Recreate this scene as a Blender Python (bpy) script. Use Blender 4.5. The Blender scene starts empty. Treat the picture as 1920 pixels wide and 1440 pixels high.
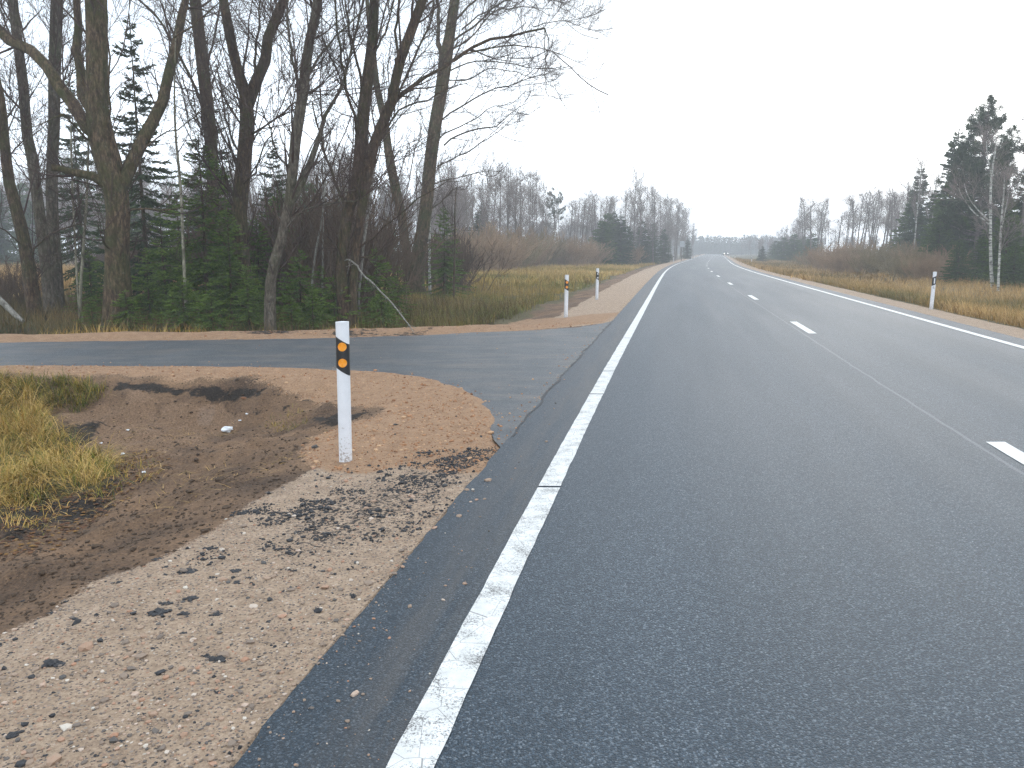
import bpy, math, random
import numpy as np
from mathutils import Vector
R = math.radians
rng = np.random.default_rng(7); random.seed(7)
S = bpy.context.scene
COL = S.collection

# ------------------------------------------------------------------ camera
F, CH, HZ = 1550.0, 1.70, 470.0            # focal length in photo pixels, eye height, horizon row
TH = math.atan((720 - HZ) / F)
cam_d = bpy.data.cameras.new('camera'); cam = bpy.data.objects.new('camera', cam_d); COL.objects.link(cam)
cam_d.sensor_width = 36; cam_d.lens = 36 * F / 1920; cam_d.clip_start = 0.05; cam_d.clip_end = 3000
cam.location = (0, 0, CH); cam.rotation_euler = (R(90) - TH, 0, 0)
S.camera = cam

# ------------------------------------------------------------------ world: overcast sky
SUN_EL, SUN_AZ = 22.0, 28.0                # azimuth measured from +Y towards +X
w = bpy.data.worlds.new('World'); S.world = w; w.use_nodes = True
nt = w.node_tree; nt.nodes.clear(); N = nt.nodes.new; L = nt.links.new
out = N('ShaderNodeOutputWorld'); bg = N('ShaderNodeBackground'); L(bg.outputs[0], out.inputs[0])
sky = N('ShaderNodeTexSky'); sky.sky_type = 'NISHITA'; sky.sun_disc = False
sky.sun_elevation = R(SUN_EL); sky.sun_rotation = R(SUN_AZ); sky.dust_density = 4; sky.air_density = 1.2
tc = N('ShaderNodeTexCoord'); sep = N('ShaderNodeSeparateXYZ'); L(tc.outputs['Generated'], sep.inputs[0])
ramp = N('ShaderNodeValToRGB'); L(sep.outputs[2], ramp.inputs[0])
e = ramp.color_ramp.elements
e[0].position = 0.0; e[0].color = (19.0, 20.6, 22.2, 1)
e[1].position = 0.60; e[1].color = (10.6, 11.8, 13.0, 1)
m_ = ramp.color_ramp.elements.new(0.15); m_.color = (12.4, 13.6, 14.9, 1)
m_ = ramp.color_ramp.elements.new(0.30); m_.color = (6.3, 7.1, 8.0, 1)
m_ = ramp.color_ramp.elements.new(0.40); m_.color = (7.0, 7.8, 8.8, 1)
nz = N('ShaderNodeTexNoise'); nz.inputs['Scale'].default_value = 1.8; nz.inputs['Detail'].default_value = 5
mp = N('ShaderNodeMapping'); mp.inputs['Scale'].default_value = (1, 1, 3.5); L(tc.outputs['Generated'], mp.inputs[0]); L(mp.outputs[0], nz.inputs[0])
mr = N('ShaderNodeMapRange'); mr.inputs[1].default_value = .3; mr.inputs[2].default_value = .7; mr.inputs[3].default_value = .80; mr.inputs[4].default_value = 1.22
L(nz.outputs[0], mr.inputs[0])
mul = N('ShaderNodeVectorMath'); mul.operation = 'SCALE'; L(ramp.outputs[0], mul.inputs[0]); L(mr.outputs[0], mul.inputs['Scale'])
mix = N('ShaderNodeMix'); mix.data_type = 'RGBA'; mix.inputs[0].default_value = 0.90
L(sky.outputs[0], mix.inputs[6]); L(mul.outputs[0], mix.inputs[7]); L(mix.outputs[2], bg.inputs[0])
bg.inputs[1].default_value = 0.15
sd = bpy.data.lights.new('sun', 'SUN'); sd.energy = 0.6; sd.angle = R(25); sd.color = (1, .96, .9)
so = bpy.data.objects.new('sun', sd); COL.objects.link(so)
so.rotation_euler = (R(90 - SUN_EL), 0, R(180 - SUN_AZ))
so.location = (0, 0, 30)
S.view_settings.view_transform = 'Standard'; S.view_settings.look = 'None'
S.view_settings.exposure = 0.0; S.view_settings.gamma = 1.0
S.render.engine = 'CYCLES'
S.cycles.max_bounces = 5; S.cycles.diffuse_bounces = 2; S.cycles.glossy_bounces = 2; S.cycles.transmission_bounces = 2
S.cycles.volume_bounces = 0; S.cycles.transparent_max_bounces = 4
S.cycles.use_denoising = True; S.cycles.denoiser = 'OPENIMAGEDENOISE'; S.cycles.denoising_input_passes = 'RGB_ALBEDO_NORMAL'; S.cycles.denoising_prefilter = 'NONE'
try:
    S.cycles.use_light_tree = False
except Exception: pass
S.world.cycles.sampling_method = 'MANUAL'; S.world.cycles.sample_map_resolution = 256

# ------------------------------------------------------------------ numeric helpers
def _hash(ix, iy, seed):
    h = (ix.astype(np.int64) * 374761393 + iy.astype(np.int64) * 668265263 + seed * 974634777) & 0x7fffffff
    h = ((h ^ (h >> 13)) * 1274126177) & 0x7fffffff
    return ((h ^ (h >> 16)) & 0xffff) / 65535.0
def vnoise(x, y, s=1.0, seed=0):
    x = np.asarray(x, float) * s + 1000.; y = np.asarray(y, float) * s + 1000.
    ix = np.floor(x); iy = np.floor(y); fx = x - ix; fy = y - iy
    fx = fx * fx * (3 - 2 * fx); fy = fy * fy * (3 - 2 * fy)
    a = _hash(ix, iy, seed); b = _hash(ix + 1, iy, seed); c = _hash(ix, iy + 1, seed); d = _hash(ix + 1, iy + 1, seed)
    return (a * (1 - fx) + b * fx) * (1 - fy) + (c * (1 - fx) + d * fx) * fy - .5
def fbm(x, y, s, octv=4, seed=0):
    r = 0; a = 1.
    for i in range(octv):
        r = r + a * vnoise(x, y, s * 2 ** i, seed + i * 17); a *= .5
    return r
def sst(a, b, x):
    t = np.clip((x - a) / (b - a), 0, 1); return t * t * (3 - 2 * t)

_sy = np.array([-60., 0, 15, 35, 60, 90, 120, 1000]); _ss = np.array([.18, .18, .196, .195, .20, .225, .245, .245])
_gy = np.arange(-60, 1000, .5); _gs = np.interp(_gy, _sy, _ss)
_gx = np.concatenate([[0], np.cumsum((_gs[1:] + _gs[:-1]) * .25)])
_gx += -.34 - np.interp(2.51, _gy, _gx)
def LX(y): return np.interp(y, _gy, _gx)            # x of the left edge line
CA = math.cos(math.atan(.2))
EDGE, WID = .60, 7.13
def dl(x, y): return (LX(y) - EDGE - x) * CA         # metres left of the asphalt
def dr(x, y): return (x - LX(y) - WID - EDGE) * CA   # metres right of it

def ray(px, py):
    u = (px - 960) / F; v = (720 - py) / F
    return np.array([u, math.cos(TH) + v * math.sin(TH), -math.sin(TH) + v * math.cos(TH)])
def at(px, py, Y):                                   # point seen at a pixel, Y metres ahead
    r = ray(px, py); t = Y / r[1]; return np.array([r[0] * t, Y, CH + r[2] * t])
def flat(px, py, z=0.):
    r = ray(px, py); t = (z - CH) / r[2]; return np.array([r[0] * t, r[1] * t, z])

# side road outline (world metres), junction fillet included
near_px = [(690, 697), (770, 706), (820, 716), (860, 729), (890, 748), (908, 772), (918, 800), (926, 824)]
far_px = [(1150, 601), (1130, 606), (1080, 612.5), (1000, 618), (900, 622), (780, 628), (600, 633), (400, 636), (200, 638.5), (0, 641)]
near_w = [(-60, 9.5), (-30, 11.2), (-12, 12.1), (-7.65, 12.24), (-5.2, 12.15), (-3.6, 12.05)] + [tuple(flat(*p)[:2]) for p in near_px]
far_w = [tuple(flat(*p)[:2]) for p in far_px] + [(-12, 15.6), (-30, 14.9), (-60, 13.2)]
y0_, y1_ = near_w[-1][1] - .35, far_w[0][1] + .25
seam = [(float(LX(y)) - EDGE + .02, y) for y in np.linspace(y0_, y1_, 22)]
side_poly = np.array(near_w + seam + far_w)
def seg_dist(x, y, P, closed=False):
    d = np.full(np.shape(x), 1e9)
    n = len(P)
    for i in range(n if closed else n - 1):
        ax, ay = P[i]; bx, by = P[(i + 1) % n]
        vx, vy = bx - ax, by - ay
        t = np.clip(((x - ax) * vx + (y - ay) * vy) / (vx * vx + vy * vy + 1e-12), 0, 1)
        d = np.minimum(d, np.hypot(x - ax - t * vx, y - ay - t * vy))
    return d
def inside(x, y, P):
    c = np.zeros(np.shape(x), bool); n = len(P)
    for i in range(n):
        ax, ay = P[i]; bx, by = P[(i + 1) % n]
        if ay == by: continue
        c ^= ((ay > y) != (by > y)) & (x < (bx - ax) * (y - ay) / (by - ay) + ax)
    return c
def sdist(x, y, P):                                   # signed: negative inside
    return np.where(inside(x, y, P), -1, 1) * seg_dist(x, y, P, True)

_dn = np.array([-50, 0, .0, 1.3, 1.75, 2.3, 3.3, 4.3, 5.6, 7.5, 12, 400.])
_zn = np.array([-.05, -.05, -.012, -.05, -.10, -.22, -.45, -.56, -.52, -.38, -.3, -.3])
_zf = np.array([-.05, -.05, -.012, -.06, -.12, -.2, -.32, -.38, -.34, -.25, -.12, 0.0])
_drr = np.array([-50, 0, 0, .9, 1.4, 3, 5, 9, 20, 400])
_zr = np.array([-.05, -.05, -.012, -.05, -.12, -.35, -.42, -.25, .0, .1])
def height(x, y):
    x = np.asarray(x, float); y = np.asarray(y, float)
    d = dl(x, y); r = dr(x, y)
    wfar = sst(15, 19, y)
    z = np.interp(d, _dn[1:], _zn[1:]) * (1 - wfar) + np.interp(d, _dn[1:], _zf[1:]) * wfar
    z = np.where(r > 0, np.interp(r, _drr[1:], _zr[1:]), z)
    z = np.where((d <= 0) & (r <= 0), -.05, z)
    e = sdist(x, y, side_poly)
    a = 1 - sst(.75, 1.75 + .5 * vnoise(x, y, .8, 5), e)
    a = np.where(d > -.05, a, 0)
    far_side = y > 14
    rag = .10 * fbm(x, y, 3.5, 4, 88); er = e + rag
    zv = np.where(er < -.02, -.05 + .052 * sst(-.30, -.02, er), .002 + .010 * sst(-.02, .12, er) * (1 + 1.2 * vnoise(x, y, 5, 3)) - .055 * np.clip(er - .12, 0, 2))
    lip = sst(.10, .32, d); zv = (zv * lip + (1 - lip) * (np.where(e < 0, -.05, -.012)))
    zv = (zv + np.where(far_side, .10 * sst(.1, .6, e) * (1 - sst(.9, 1.5, e)), 0) * sst(1, 3, d))
    z = z * (1 - a) + zv * a
    off = sst(.0, .25, np.where(e < 0, 0, e)) * np.where((d > 0), sst(0, .3, d), sst(0, .3, r))
    rough = sst(1.2, 2.6, d) * (1 - .7 * a)
    z = z + off * (.010 * fbm(x, y, 6, 3, 11) + rough * (.13 * fbm(x, y, .9, 4, 3) + (.06 + .08 * (y < 16)) * fbm(x, y, 2.6, 5, 9) * np.clip(1.3 - .02 * y, 0, 1)) + sst(1.5, 2.4, d) * (y < 16) * .035 * vnoise(x * 0 + (d + .15 * vnoise(x, y, .5, 2)) * 5.5, y * .25, 1, 31)) + sst(1.5, 6, r) * .12 * fbm(x, y, .5, 3, 21)
    # excavated bank under the side road verge
    return z
def gz(x, y): return float(height(np.array([x]), np.array([y]))[0])
def on(px, py):                                       # ground point under a pixel: first crossing along the sight line
    r = ray(px, py); t0 = .18 / -r[2] if r[2] < 0 else 1; zt = flat(px, py, -1.2)[1] / r[1]; za = flat(px, py, .35)[1] / r[1]
    t = np.linspace(za, zt, 600); P = r[None] * t[:, None]; h = height(P[:, 0], P[:, 1]); k = np.nonzero(CH + P[:, 2] <= h)[0]
    k = k[0] if len(k) else len(t) - 1
    return np.array([P[k, 0], P[k, 1], h[k]])

# ------------------------------------------------------------------ mesh builders
class MB:
    """collects vertices and faces in bulk"""
    def __init__(s): s.v = []; s.f3 = []; s.f4 = []; s.n = 0; s.a = []
    def add(s, v, f3=None, f4=None, a=None):
        v = np.asarray(v, np.float32).reshape(-1, 3); s.v.append(v)
        if f3 is not None and len(f3): s.f3.append(np.asarray(f3, np.int64).reshape(-1, 3) + s.n)
        if f4 is not None and len(f4): s.f4.append(np.asarray(f4, np.int64).reshape(-1, 4) + s.n)
        s.a.append(np.zeros(len(v), np.float32) if a is None else np.broadcast_to(np.asarray(a, np.float32), (len(v),)))
        s.n += len(v)
    def mesh(s, name, mat, smooth=True, mats=None):
        me = bpy.data.meshes.new(name)
        V = np.concatenate(s.v); T = np.concatenate(s.f3) if s.f3 else np.zeros((0, 3), np.int64); Q = np.concatenate(s.f4) if s.f4 else np.zeros((0, 4), np.int64)
        me.vertices.add(len(V)); me.vertices.foreach_set('co', V.ravel())
        nl = T.size + Q.size; me.loops.add(nl); me.polygons.add(len(T) + len(Q))
        me.loops.foreach_set('vertex_index', np.concatenate([T.ravel(), Q.ravel()]).astype(np.int32))
        st = np.concatenate([np.arange(len(T)) * 3, T.size + np.arange(len(Q)) * 4]).astype(np.int32)
        me.polygons.foreach_set('loop_start', st)
        me.polygons.foreach_set('use_smooth', np.full(len(T) + len(Q), smooth))
        at_ = me.attributes.new('tint', 'FLOAT', 'POINT'); at_.data.foreach_set('value', np.concatenate(s.a))
        me.materials.append(mat)
        me.update(calc_edges=True); me.validate()
        return me
    def build(s, name, mat, parent=None, smooth=True, loc=None):
        o = bpy.data.objects.new(name, s.mesh(name, mat, smooth)); COL.objects.link(o)
        if parent is not None: o.parent = parent
        if loc is not None: o.location = loc
        return o
def tag(o, label=None, cat=None, group=None, kind=None):
    if label: o['label'] = label
    if cat: o['category'] = cat
    if group: o['group'] = group
    if kind: o['kind'] = kind
    return o
def empty(name, loc=(0, 0, 0), rz=0., sc=1.):
    o = bpy.data.objects.new(name, None); COL.objects.link(o); o.location = loc; o.rotation_euler = (0, 0, rz); o.scale = (sc, sc, sc); o.empty_display_size = .2
    return o
def copy_tree(o, parent=None):
    c = o.copy(); COL.objects.link(c); c.parent = parent
    for ch in o.children: copy_tree(ch, c)
    return c

def tubes(mb, P, Rr, sides=3, tint=0., cap=False):
    """P (N,K,3) centre lines, Rr (N,K) radii"""
    P = np.asarray(P, float); Rr = np.asarray(Rr, float)
    n, k, _ = P.shape
    if n == 0: return
    T = np.gradient(P, axis=1); T /= np.linalg.norm(T, axis=2, keepdims=True) + 1e-9
    ref = np.where(np.abs(T[:, :1, 2:3]) > .85, np.array([[[1., 0, 0]]]), np.array([[[0, 0, 1.]]]))
    U = np.cross(T, ref); U /= np.linalg.norm(U, axis=2, keepdims=True) + 1e-9
    W = np.cross(T, U)
    an = np.arange(sides) * 2 * math.pi / sides
    V = P[:, :, None, :] + Rr[:, :, None, None] * (np.cos(an)[None, None, :, None] * U[:, :, None, :] + np.sin(an)[None, None, :, None] * W[:, :, None, :])
    b = np.arange(n)[:, None, None] * (k * sides); r = np.arange(k - 1)[None, :, None] * sides
    j = np.arange(sides)[None, None, :]; j2 = (j + 1) % sides
    q = np.stack([b + r + j, b + r + j2, b + r + sides + j2, b + r + sides + j], -1)
    f3 = None
    if cap:
        mids = P[:, -1]; 
    mb.add(V.reshape(-1, 3), None, q.reshape(-1, 4), tint)
    if cap:
        for i in range(n):
            base = mb.n - n * k * sides + i * k * sides + (k - 1) * sides
            idx = np.arange(sides)
            vv = np.concatenate([V[i, -1], P[i, -1][None]]); mb.add(vv, np.stack([idx, (idx + 1) % sides, np.full(sides, sides)], -1))
def resample(pts, rad, k):
    pts = np.asarray(pts, float); rad = np.asarray(rad, float)
    # Catmull-Rom then even spacing
    P = np.vstack([2 * pts[0] - pts[1], pts, 2 * pts[-1] - pts[-2]]); o = []; ro = []
    for i in range(1, len(P) - 2):
        for t in np.linspace(0, 1, 8, endpoint=False):
            a, b, c, d = P[i - 1], P[i], P[i + 1], P[i + 2]
            o.append(.5 * ((2 * b) + (-a + c) * t + (2 * a - 5 * b + 4 * c - d) * t * t + (-a + 3 * b - 3 * c + d) * t ** 3)); ro.append(rad[i - 1] * (1 - t) + rad[i] * t)
    o.append(pts[-1]); ro.append(rad[-1]); o = np.array(o); ro = np.array(ro)
    s = np.concatenate([[0], np.cumsum(np.linalg.norm(np.diff(o, axis=0), axis=1))])
    q = np.linspace(0, s[-1], k)
    return np.stack([np.interp(q, s, o[:, i]) for i in range(3)], 1), np.interp(q, s, ro)
def sprout(rg, P, Rr, n, lmin, lmax, k=5, ang=(25, 60), up=.25, tmin=.25, rf=.5, rmin=.004, wob=.12, weight=None, droop=0., tmax=.98):
    """children of the centre lines P; returns P2,R2"""
    N_, K, _ = P.shape
    ln = np.linalg.norm(P[:, -1] - P[:, 0], axis=1)
    wgt = ln if weight is None else weight
    i = rg.choice(N_, n, p=wgt / wgt.sum()); t = tmin + (tmax - tmin) * rg.random(n) ** .85
    q = t * (K - 1); a = np.minimum(q.astype(int), K - 2); fr = (q - a)[:, None]
    pos = P[i, a] * (1 - fr) + P[i, a + 1] * fr; d = P[i, a + 1] - P[i, a]; d /= np.linalg.norm(d, axis=1, keepdims=True) + 1e-9
    r0 = (Rr[i, a] * (1 - fr[:, 0]) + Rr[i, a + 1] * fr[:, 0]) * rf * (.7 + .5 * rg.random(n))
    rv = rg.normal(size=(n, 3)); rv -= (rv * d).sum(1, keepdims=True) * d; rv /= np.linalg.norm(rv, axis=1, keepdims=True) + 1e-9
    an = np.radians(rg.uniform(ang[0], ang[1], n))[:, None]
    dd = d * np.cos(an) + rv * np.sin(an)
    ll = (lmin + (lmax - lmin) * rg.random(n)) * (1.15 - .7 * t)
    out = np.zeros((n, k, 3)); out[:, 0] = pos
    for s in range(1, k):
        dd = dd + rg.normal(size=(n, 3)) * wob + np.array([0, 0, up / k * 2]) - np.array([0, 0, 1]) * droop * s / k
        dd /= np.linalg.norm(dd, axis=1, keepdims=True)
        out[:, s] = out[:, s - 1] + dd * (ll / (k - 1))[:, None]
    tp = np.linspace(1, .25, k)[None]
    return out, np.maximum(r0[:, None] * tp, rmin)

# ------------------------------------------------------------------ materials
def newmat(name):
    m = bpy.data.materials.new(name); m.use_nodes = True
    nt = m.node_tree; b = nt.nodes['Principled BSDF']
    return m, nt, b
class NB:
    """tiny node builder"""
    def __init__(s, nt): s.nt = nt; s.N = nt.nodes.new; s.L = nt.links.new
    def coord(s, scale=None):
        n = s.N('ShaderNodeTexCoord'); o = n.outputs['Object']
        if scale is not None:
            m = s.N('ShaderNodeMapping'); m.inputs['Scale'].default_value = scale; s.L(o, m.inputs[0]); o = m.outputs[0]
        return o
    def uv(s, scale=None):
        n = s.N('ShaderNodeUVMap'); n.uv_map = 'UVMap'; o = n.outputs[0]
        if scale is not None:
            m = s.N('ShaderNodeMapping'); m.inputs['Scale'].default_value = scale; s.L(o, m.inputs[0]); o = m.outputs[0]
        return o
    def noise(s, co, scale, detail=4, rough=.55, col=False):
        n = s.N('ShaderNodeTexNoise'); n.inputs['Scale'].default_value = scale; n.inputs['Detail'].default_value = detail; n.inputs['Roughness'].default_value = rough
        s.L(co, n.inputs[0]); return n.outputs[1 if col else 0]
    def vor(s, co, scale, out=0, feat='F1', rnd=1.):
        n = s.N('ShaderNodeTexVoronoi'); n.inputs['Scale'].default_value = scale; n.feature = feat; s.L(co, n.inputs[0]); n.inputs['Randomness'].default_value = rnd; return n.outputs[out]
    def attr(s, name):
        n = s.N('ShaderNodeAttribute'); n.attribute_name = name; return n.outputs[2]
    def ramp(s, fac, stops, interp='LINEAR'):
        n = s.N('ShaderNodeValToRGB'); s.L(fac, n.inputs[0]); cr = n.color_ramp; cr.interpolation = interp
        while len(cr.elements) < len(stops): cr.elements.new(.5)
        for e, (p, c) in zip(cr.elements, stops):
            e.position = p; e.color = (c, c, c, 1) if isinstance(c, (int, float)) else (*c, 1)
        return n.outputs[0]
    def math(s, op, a, b=None, c=None, clamp=False):
        n = s.N('ShaderNodeMath'); n.operation = op; n.use_clamp = clamp
        for i, v in enumerate((a, b, c)):
            if v is None: continue
            if isinstance(v, (int, float)): n.inputs[i].default_value = v
            else: s.L(v, n.inputs[i])
        return n.outputs[0]
    def mix(s, fac, a, b, mode='MIX'):
        n = s.N('ShaderNodeMix'); n.data_type = 'RGBA'; n.blend_type = mode
        if isinstance(fac, (int, float)): n.inputs[0].default_value = fac
        else: s.L(fac, n.inputs[0])
        for i, v in ((6, a), (7, b)):
            if isinstance(v, tuple): n.inputs[i].default_value = (*v, 1)
            else: s.L(v, n.inputs[i])
        return n.outputs[2]
    def bump(s, h, dist, strength=1., nrm=None):
        n = s.N('ShaderNodeBump'); n.inputs['Strength'].default_value = strength; n.inputs['Distance'].default_value = dist; s.L(h, n.inputs['Height'])
        if nrm is not None: s.L(nrm, n.inputs['Normal'])
        return n.outputs[0]

def mat_ground():
    m, nt, b = newmat('soil'); n = NB(nt); co = n.coord()
    nlo = n.noise(co, 1.3, 5); nmid = n.noise(co, 7, 5, .65); nhi = n.noise(co, 45, 5, .7); grit = n.noise(co, 160, 3, .7)
    def soft(name, amt=.55, lo=.42, hi=.58, src=nmid):
        a = n.math('ADD', n.attr(name), n.math('MULTIPLY', n.math('SUBTRACT', src, .5), amt * 2))
        return n.ramp(a, [(lo, 0.), (hi, 1.)])
    # wet brown earth
    mud = n.ramp(n.math('MULTIPLY_ADD', nhi, .5, n.math('MULTIPLY', nlo, .5)), [(.34, (.045, .028, .018)), (.46, (.125, .076, .046)), (.56, (.215, .13, .075)), (.68, (.34, .205, .115))])
    turf = n.ramp(n.math('MULTIPLY_ADD', nhi, .5, n.math('MULTIPLY', nmid, .5)), [(.3, (.030, .028, .014)), (.5, (.09, .075, .03)), (.68, (.17, .13, .05))])
    # grit: pale stones of many colours in sand
    vc = n.vor(co, 62, 1); vd = n.vor(co, 62, 0)
    sepn = n.N('ShaderNodeSeparateColor'); n.L(vc, sepn.inputs[0])
    stone = n.ramp(sepn.outputs[0], [(.0, (.12, .11, .11)), (.22, (.26, .20, .16)), (.5, (.36, .25, .18)), (.7, (.30, .26, .22)), (.86, (.42, .24, .15)), (1., (.56, .50, .42))])
    sand = n.ramp(n.math('MULTIPLY_ADD', nhi, .6, n.math('MULTIPLY', nmid, .4)), [(.32, (.20, .138, .095)), (.5, (.41, .295, .205)), (.68, (.58, .435, .32))])
    smask = n.math('GREATER_THAN', n.math('ADD', sepn.outputs[1], n.math('MULTIPLY', nmid, .25)), .72)
    smask = n.math('MULTIPLY', smask, n.math('LESS_THAN', vd, .42))
    grav = n.mix(smask, sand, stone)
    spk = n.vor(co, 120, 1); sp2 = n.N('ShaderNodeSeparateColor'); n.L(spk, sp2.inputs[0])
    spm = n.math('MULTIPLY', n.math('GREATER_THAN', sp2.outputs[0], .93), .8)
    grav = n.mix(spm, grav, (.05, .05, .052))
    orange = n.ramp(n.math('MULTIPLY_ADD', nhi, .65, n.math('MULTIPLY', nmid, .35)), [(.32, (.17, .095, .055)), (.5, (.35, .21, .12)), (.7, (.50, .325, .20))])
    orange = n.mix(n.math('MULTIPLY', smask, .35), orange, stone)
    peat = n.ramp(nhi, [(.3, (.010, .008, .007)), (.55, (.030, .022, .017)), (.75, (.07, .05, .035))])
    c = n.mix(soft('turf'), mud, turf)
    c = n.mix(soft('clay', .5), c, n.ramp(nhi, [(.3, (.10, .06, .038)), (.5, (.22, .135, .08)), (.7, (.34, .215, .135))]))
    c = n.mix(soft('gravel', .3, .45, .55, nhi), c, grav)
    c = n.mix(soft('orange', .75, .40, .60, n.math('ADD', n.math('MULTIPLY', nhi, .6), n.math('MULTIPLY', nmid, .4))), c, orange)
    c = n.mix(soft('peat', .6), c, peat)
    tar = soft('tar', .75, .50, .56, n.noise(co, 30, 3, .7))
    c = n.mix(n.math('MULTIPLY', tar, .9), c, (.022, .022, .024))
    n.L(c, b.inputs['Base Color'])
    wet = n.ramp(n.math('ADD', n.attr('wet'), n.math('MULTIPLY', n.math('SUBTRACT', nmid, .5), .5)), [(.45, .92), (.62, .32)])
    n.L(wet, b.inputs['Roughness']); b.inputs['Specular IOR Level'].default_value = .35
    h1 = n.bump(n.math('ADD', nhi, n.math('MULTIPLY', grit, .4)), .02, .9)
    n.L(n.bump(n.math('SUBTRACT', 1., vd), .006, .6, h1), b.inputs['Normal'])
    return m
def mat_asphalt(name, side=False):
    m, nt, b = newmat(name); n = NB(nt); co = n.coord()
    g1 = n.vor(co, 128, 1); s1 = n.N('ShaderNodeSeparateColor'); n.L(g1, s1.inputs[0]); d1 = n.vor(co, 128, 0)
    fine = n.noise(co, 90, 4, .75); mid = n.noise(co, 2.2, 4)
    if side:
        base = n.ramp(s1.outputs[0], [(0, (.060, .065, .070)), (.7, (.105, .112, .120)), (1, (.20, .20, .205))])
    else:
        base = n.ramp(s1.outputs[0], [(0, (.006, .012, .021)), (.5, (.020, .036, .056)), (.8, (.070, .098, .130)), (1, (.19, .22, .25))])
    base = n.mix(n.ramp(fine, [(.42, .85), (.6, 0.)]), base, (.008, .012, .018), 'MIX')
    uvn = n.noise(n.uv((1.1, .05, 1)), 1.0, 3)
    base = n.mix(n.ramp(uvn, [(.42, .0), (.62, .32)]), base, n.mix(1., base, (1.75, 1.7, 1.65), 'MULTIPLY'))
    base = n.mix(n.ramp(n.noise(n.uv((.7, .16, 1)), 1.2, 4), [(.38, .15), (.62, 0.)]), base, n.mix(1., base, (.7, .72, .75), 'MULTIPLY'))
    if not side:   # brown dirt dragged along the edge strip (stain with its own shape)
        e = n.N('ShaderNodeSeparateXYZ'); n.L(n.uv(), e.inputs[0])
        band = n.math('MULTIPLY', n.ramp(e.outputs[0], [(.0, 0.), (.12, .25), (.28, .8), (.48, .9), (.585, .45), (.63, .0)]), n.ramp(n.noise(n.uv((5, .35, 1)), 1.3, 5, .7), [(.38, 0.), (.62, 1.)]))
        dirt = n.ramp(fine, [(.3, (.06, .05, .042)), (.7, (.17, .14, .115))])
        base = n.mix(n.math('MULTIPLY', band, .5), base, dirt)
        strip = n.ramp(e.outputs[0], [(.56, 1.), (.60, 0.)])
        base = n.mix(n.math('MULTIPLY', strip, .5), base, n.mix(1., base, (.62, .60, .60), 'MULTIPLY'))
        # fine seam of the two paving runs in the middle of the carriageway
        sm = n.math('LESS_THAN', n.math('ABSOLUTE', n.math('SUBTRACT', n.math('ADD', e.outputs[0], n.math('MULTIPLY', n.noise(n.uv((1, 1, 1)), 1.2, 3), .05)), 4.23)), .018)
        base = n.mix(n.math('MULTIPLY', sm, .35), base, (.2, .21, .22))
    else:
        st = n.noise(n.coord((.6, 1.7, 1)), 1.5, 6, .72)
        base = n.mix(n.ramp(st, [(.46, 0.), (.66, .7)]), base, n.ramp(fine, [(.3, (.10, .085, .072)), (.7, (.20, .165, .135))]))
        base = n.mix(n.ramp(n.noise(n.coord((.45, 1.1, 1)), 2.3, 5), [(.3, .5), (.46, 0.)]), base, (.035, .036, .038))
    n.L(base, b.inputs['Base Color'])
    rgh = n.ramp(n.noise(n.uv((.8, .05, 1)), 1.3, 3), [(.3, .50), (.7, .56)])
    n.L(rgh, b.inputs['Roughness']); b.inputs['Specular IOR Level'].default_value = .55; b.inputs['Specular Tint'].default_value = (.74, .89, 1, 1)
    h = n.math('ADD', n.math('MULTIPLY', n.math('SUBTRACT', 1., d1), 1.), n.math('MULTIPLY', fine, .8))
    n.L(n.bump(h, .006, .55), b.inputs['Normal'])
    return m
def mat_paint():
    m, nt, b = newmat('road_paint'); n = NB(nt); co = n.coord()
    near = n.math('ADD', n.math('MULTIPLY', n.noise(co, 110, 4, .85), .66), n.math('MULTIPLY', n.noise(co, 6, 4), .34))
    wear = n.ramp(near, [(.43, 1.), (.475, 0.)])
    fl = n.attr('tint')
    c = n.ramp(n.noise(co, 9, 5, .7), [(.3, (.56, .56, .54)), (.65, (.76, .76, .75))])
    c = n.mix(n.math('MULTIPLY', wear, fl), c, (.11, .105, .10))
    cr = n.math('LESS_THAN', n.vor(co, 5.5, 0, 'DISTANCE_TO_EDGE'), .006)
    c = n.mix(n.math('MULTIPLY', n.math('MULTIPLY', cr, fl), .7), c, (.12, .115, .11))
    n.L(c, b.inputs['Base Color']); b.inputs['Roughness'].default_value = .6
    n.L(n.bump(n.noise(co, 90, 3), .003, .6), b.inputs['Normal'])
    return m
def mat_plain(name, col, rough=.5, spec=.5, noise_amt=.12, scale=30, **kw):
    m, nt, b = newmat(name); n = NB(nt)
    d = tuple(x * (1 - noise_amt) for x in col); u = tuple(min(1, x * (1 + noise_amt)) for x in col)
    n.L(n.ramp(n.noise(n.coord(), scale, 4, .6), [(.3, d), (.7, u)]), b.inputs['Base Color'])
    b.inputs['Roughness'].default_value = rough; b.inputs['Specular IOR Level'].default_value = spec
    for k, v in kw.items(): b.inputs[k].default_value = v
    return m
def mat_tint(name, stops, rough=.75, ns=1.2, amt=.25, trans=0.):
    """colour from the per-blade tint plus a soft patch noise"""
    m, nt, b = newmat(name); n = NB(nt)
    f = n.math('ADD', n.attr('tint'), n.math('MULTIPLY', n.math('SUBTRACT', n.noise(n.coord(), ns, 3), .5), amt * 2), clamp=True)
    n.L(n.ramp(f, stops), b.inputs['Base Color']); b.inputs['Roughness'].default_value = rough; b.inputs['Specular IOR Level'].default_value = .25
    return m
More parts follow.
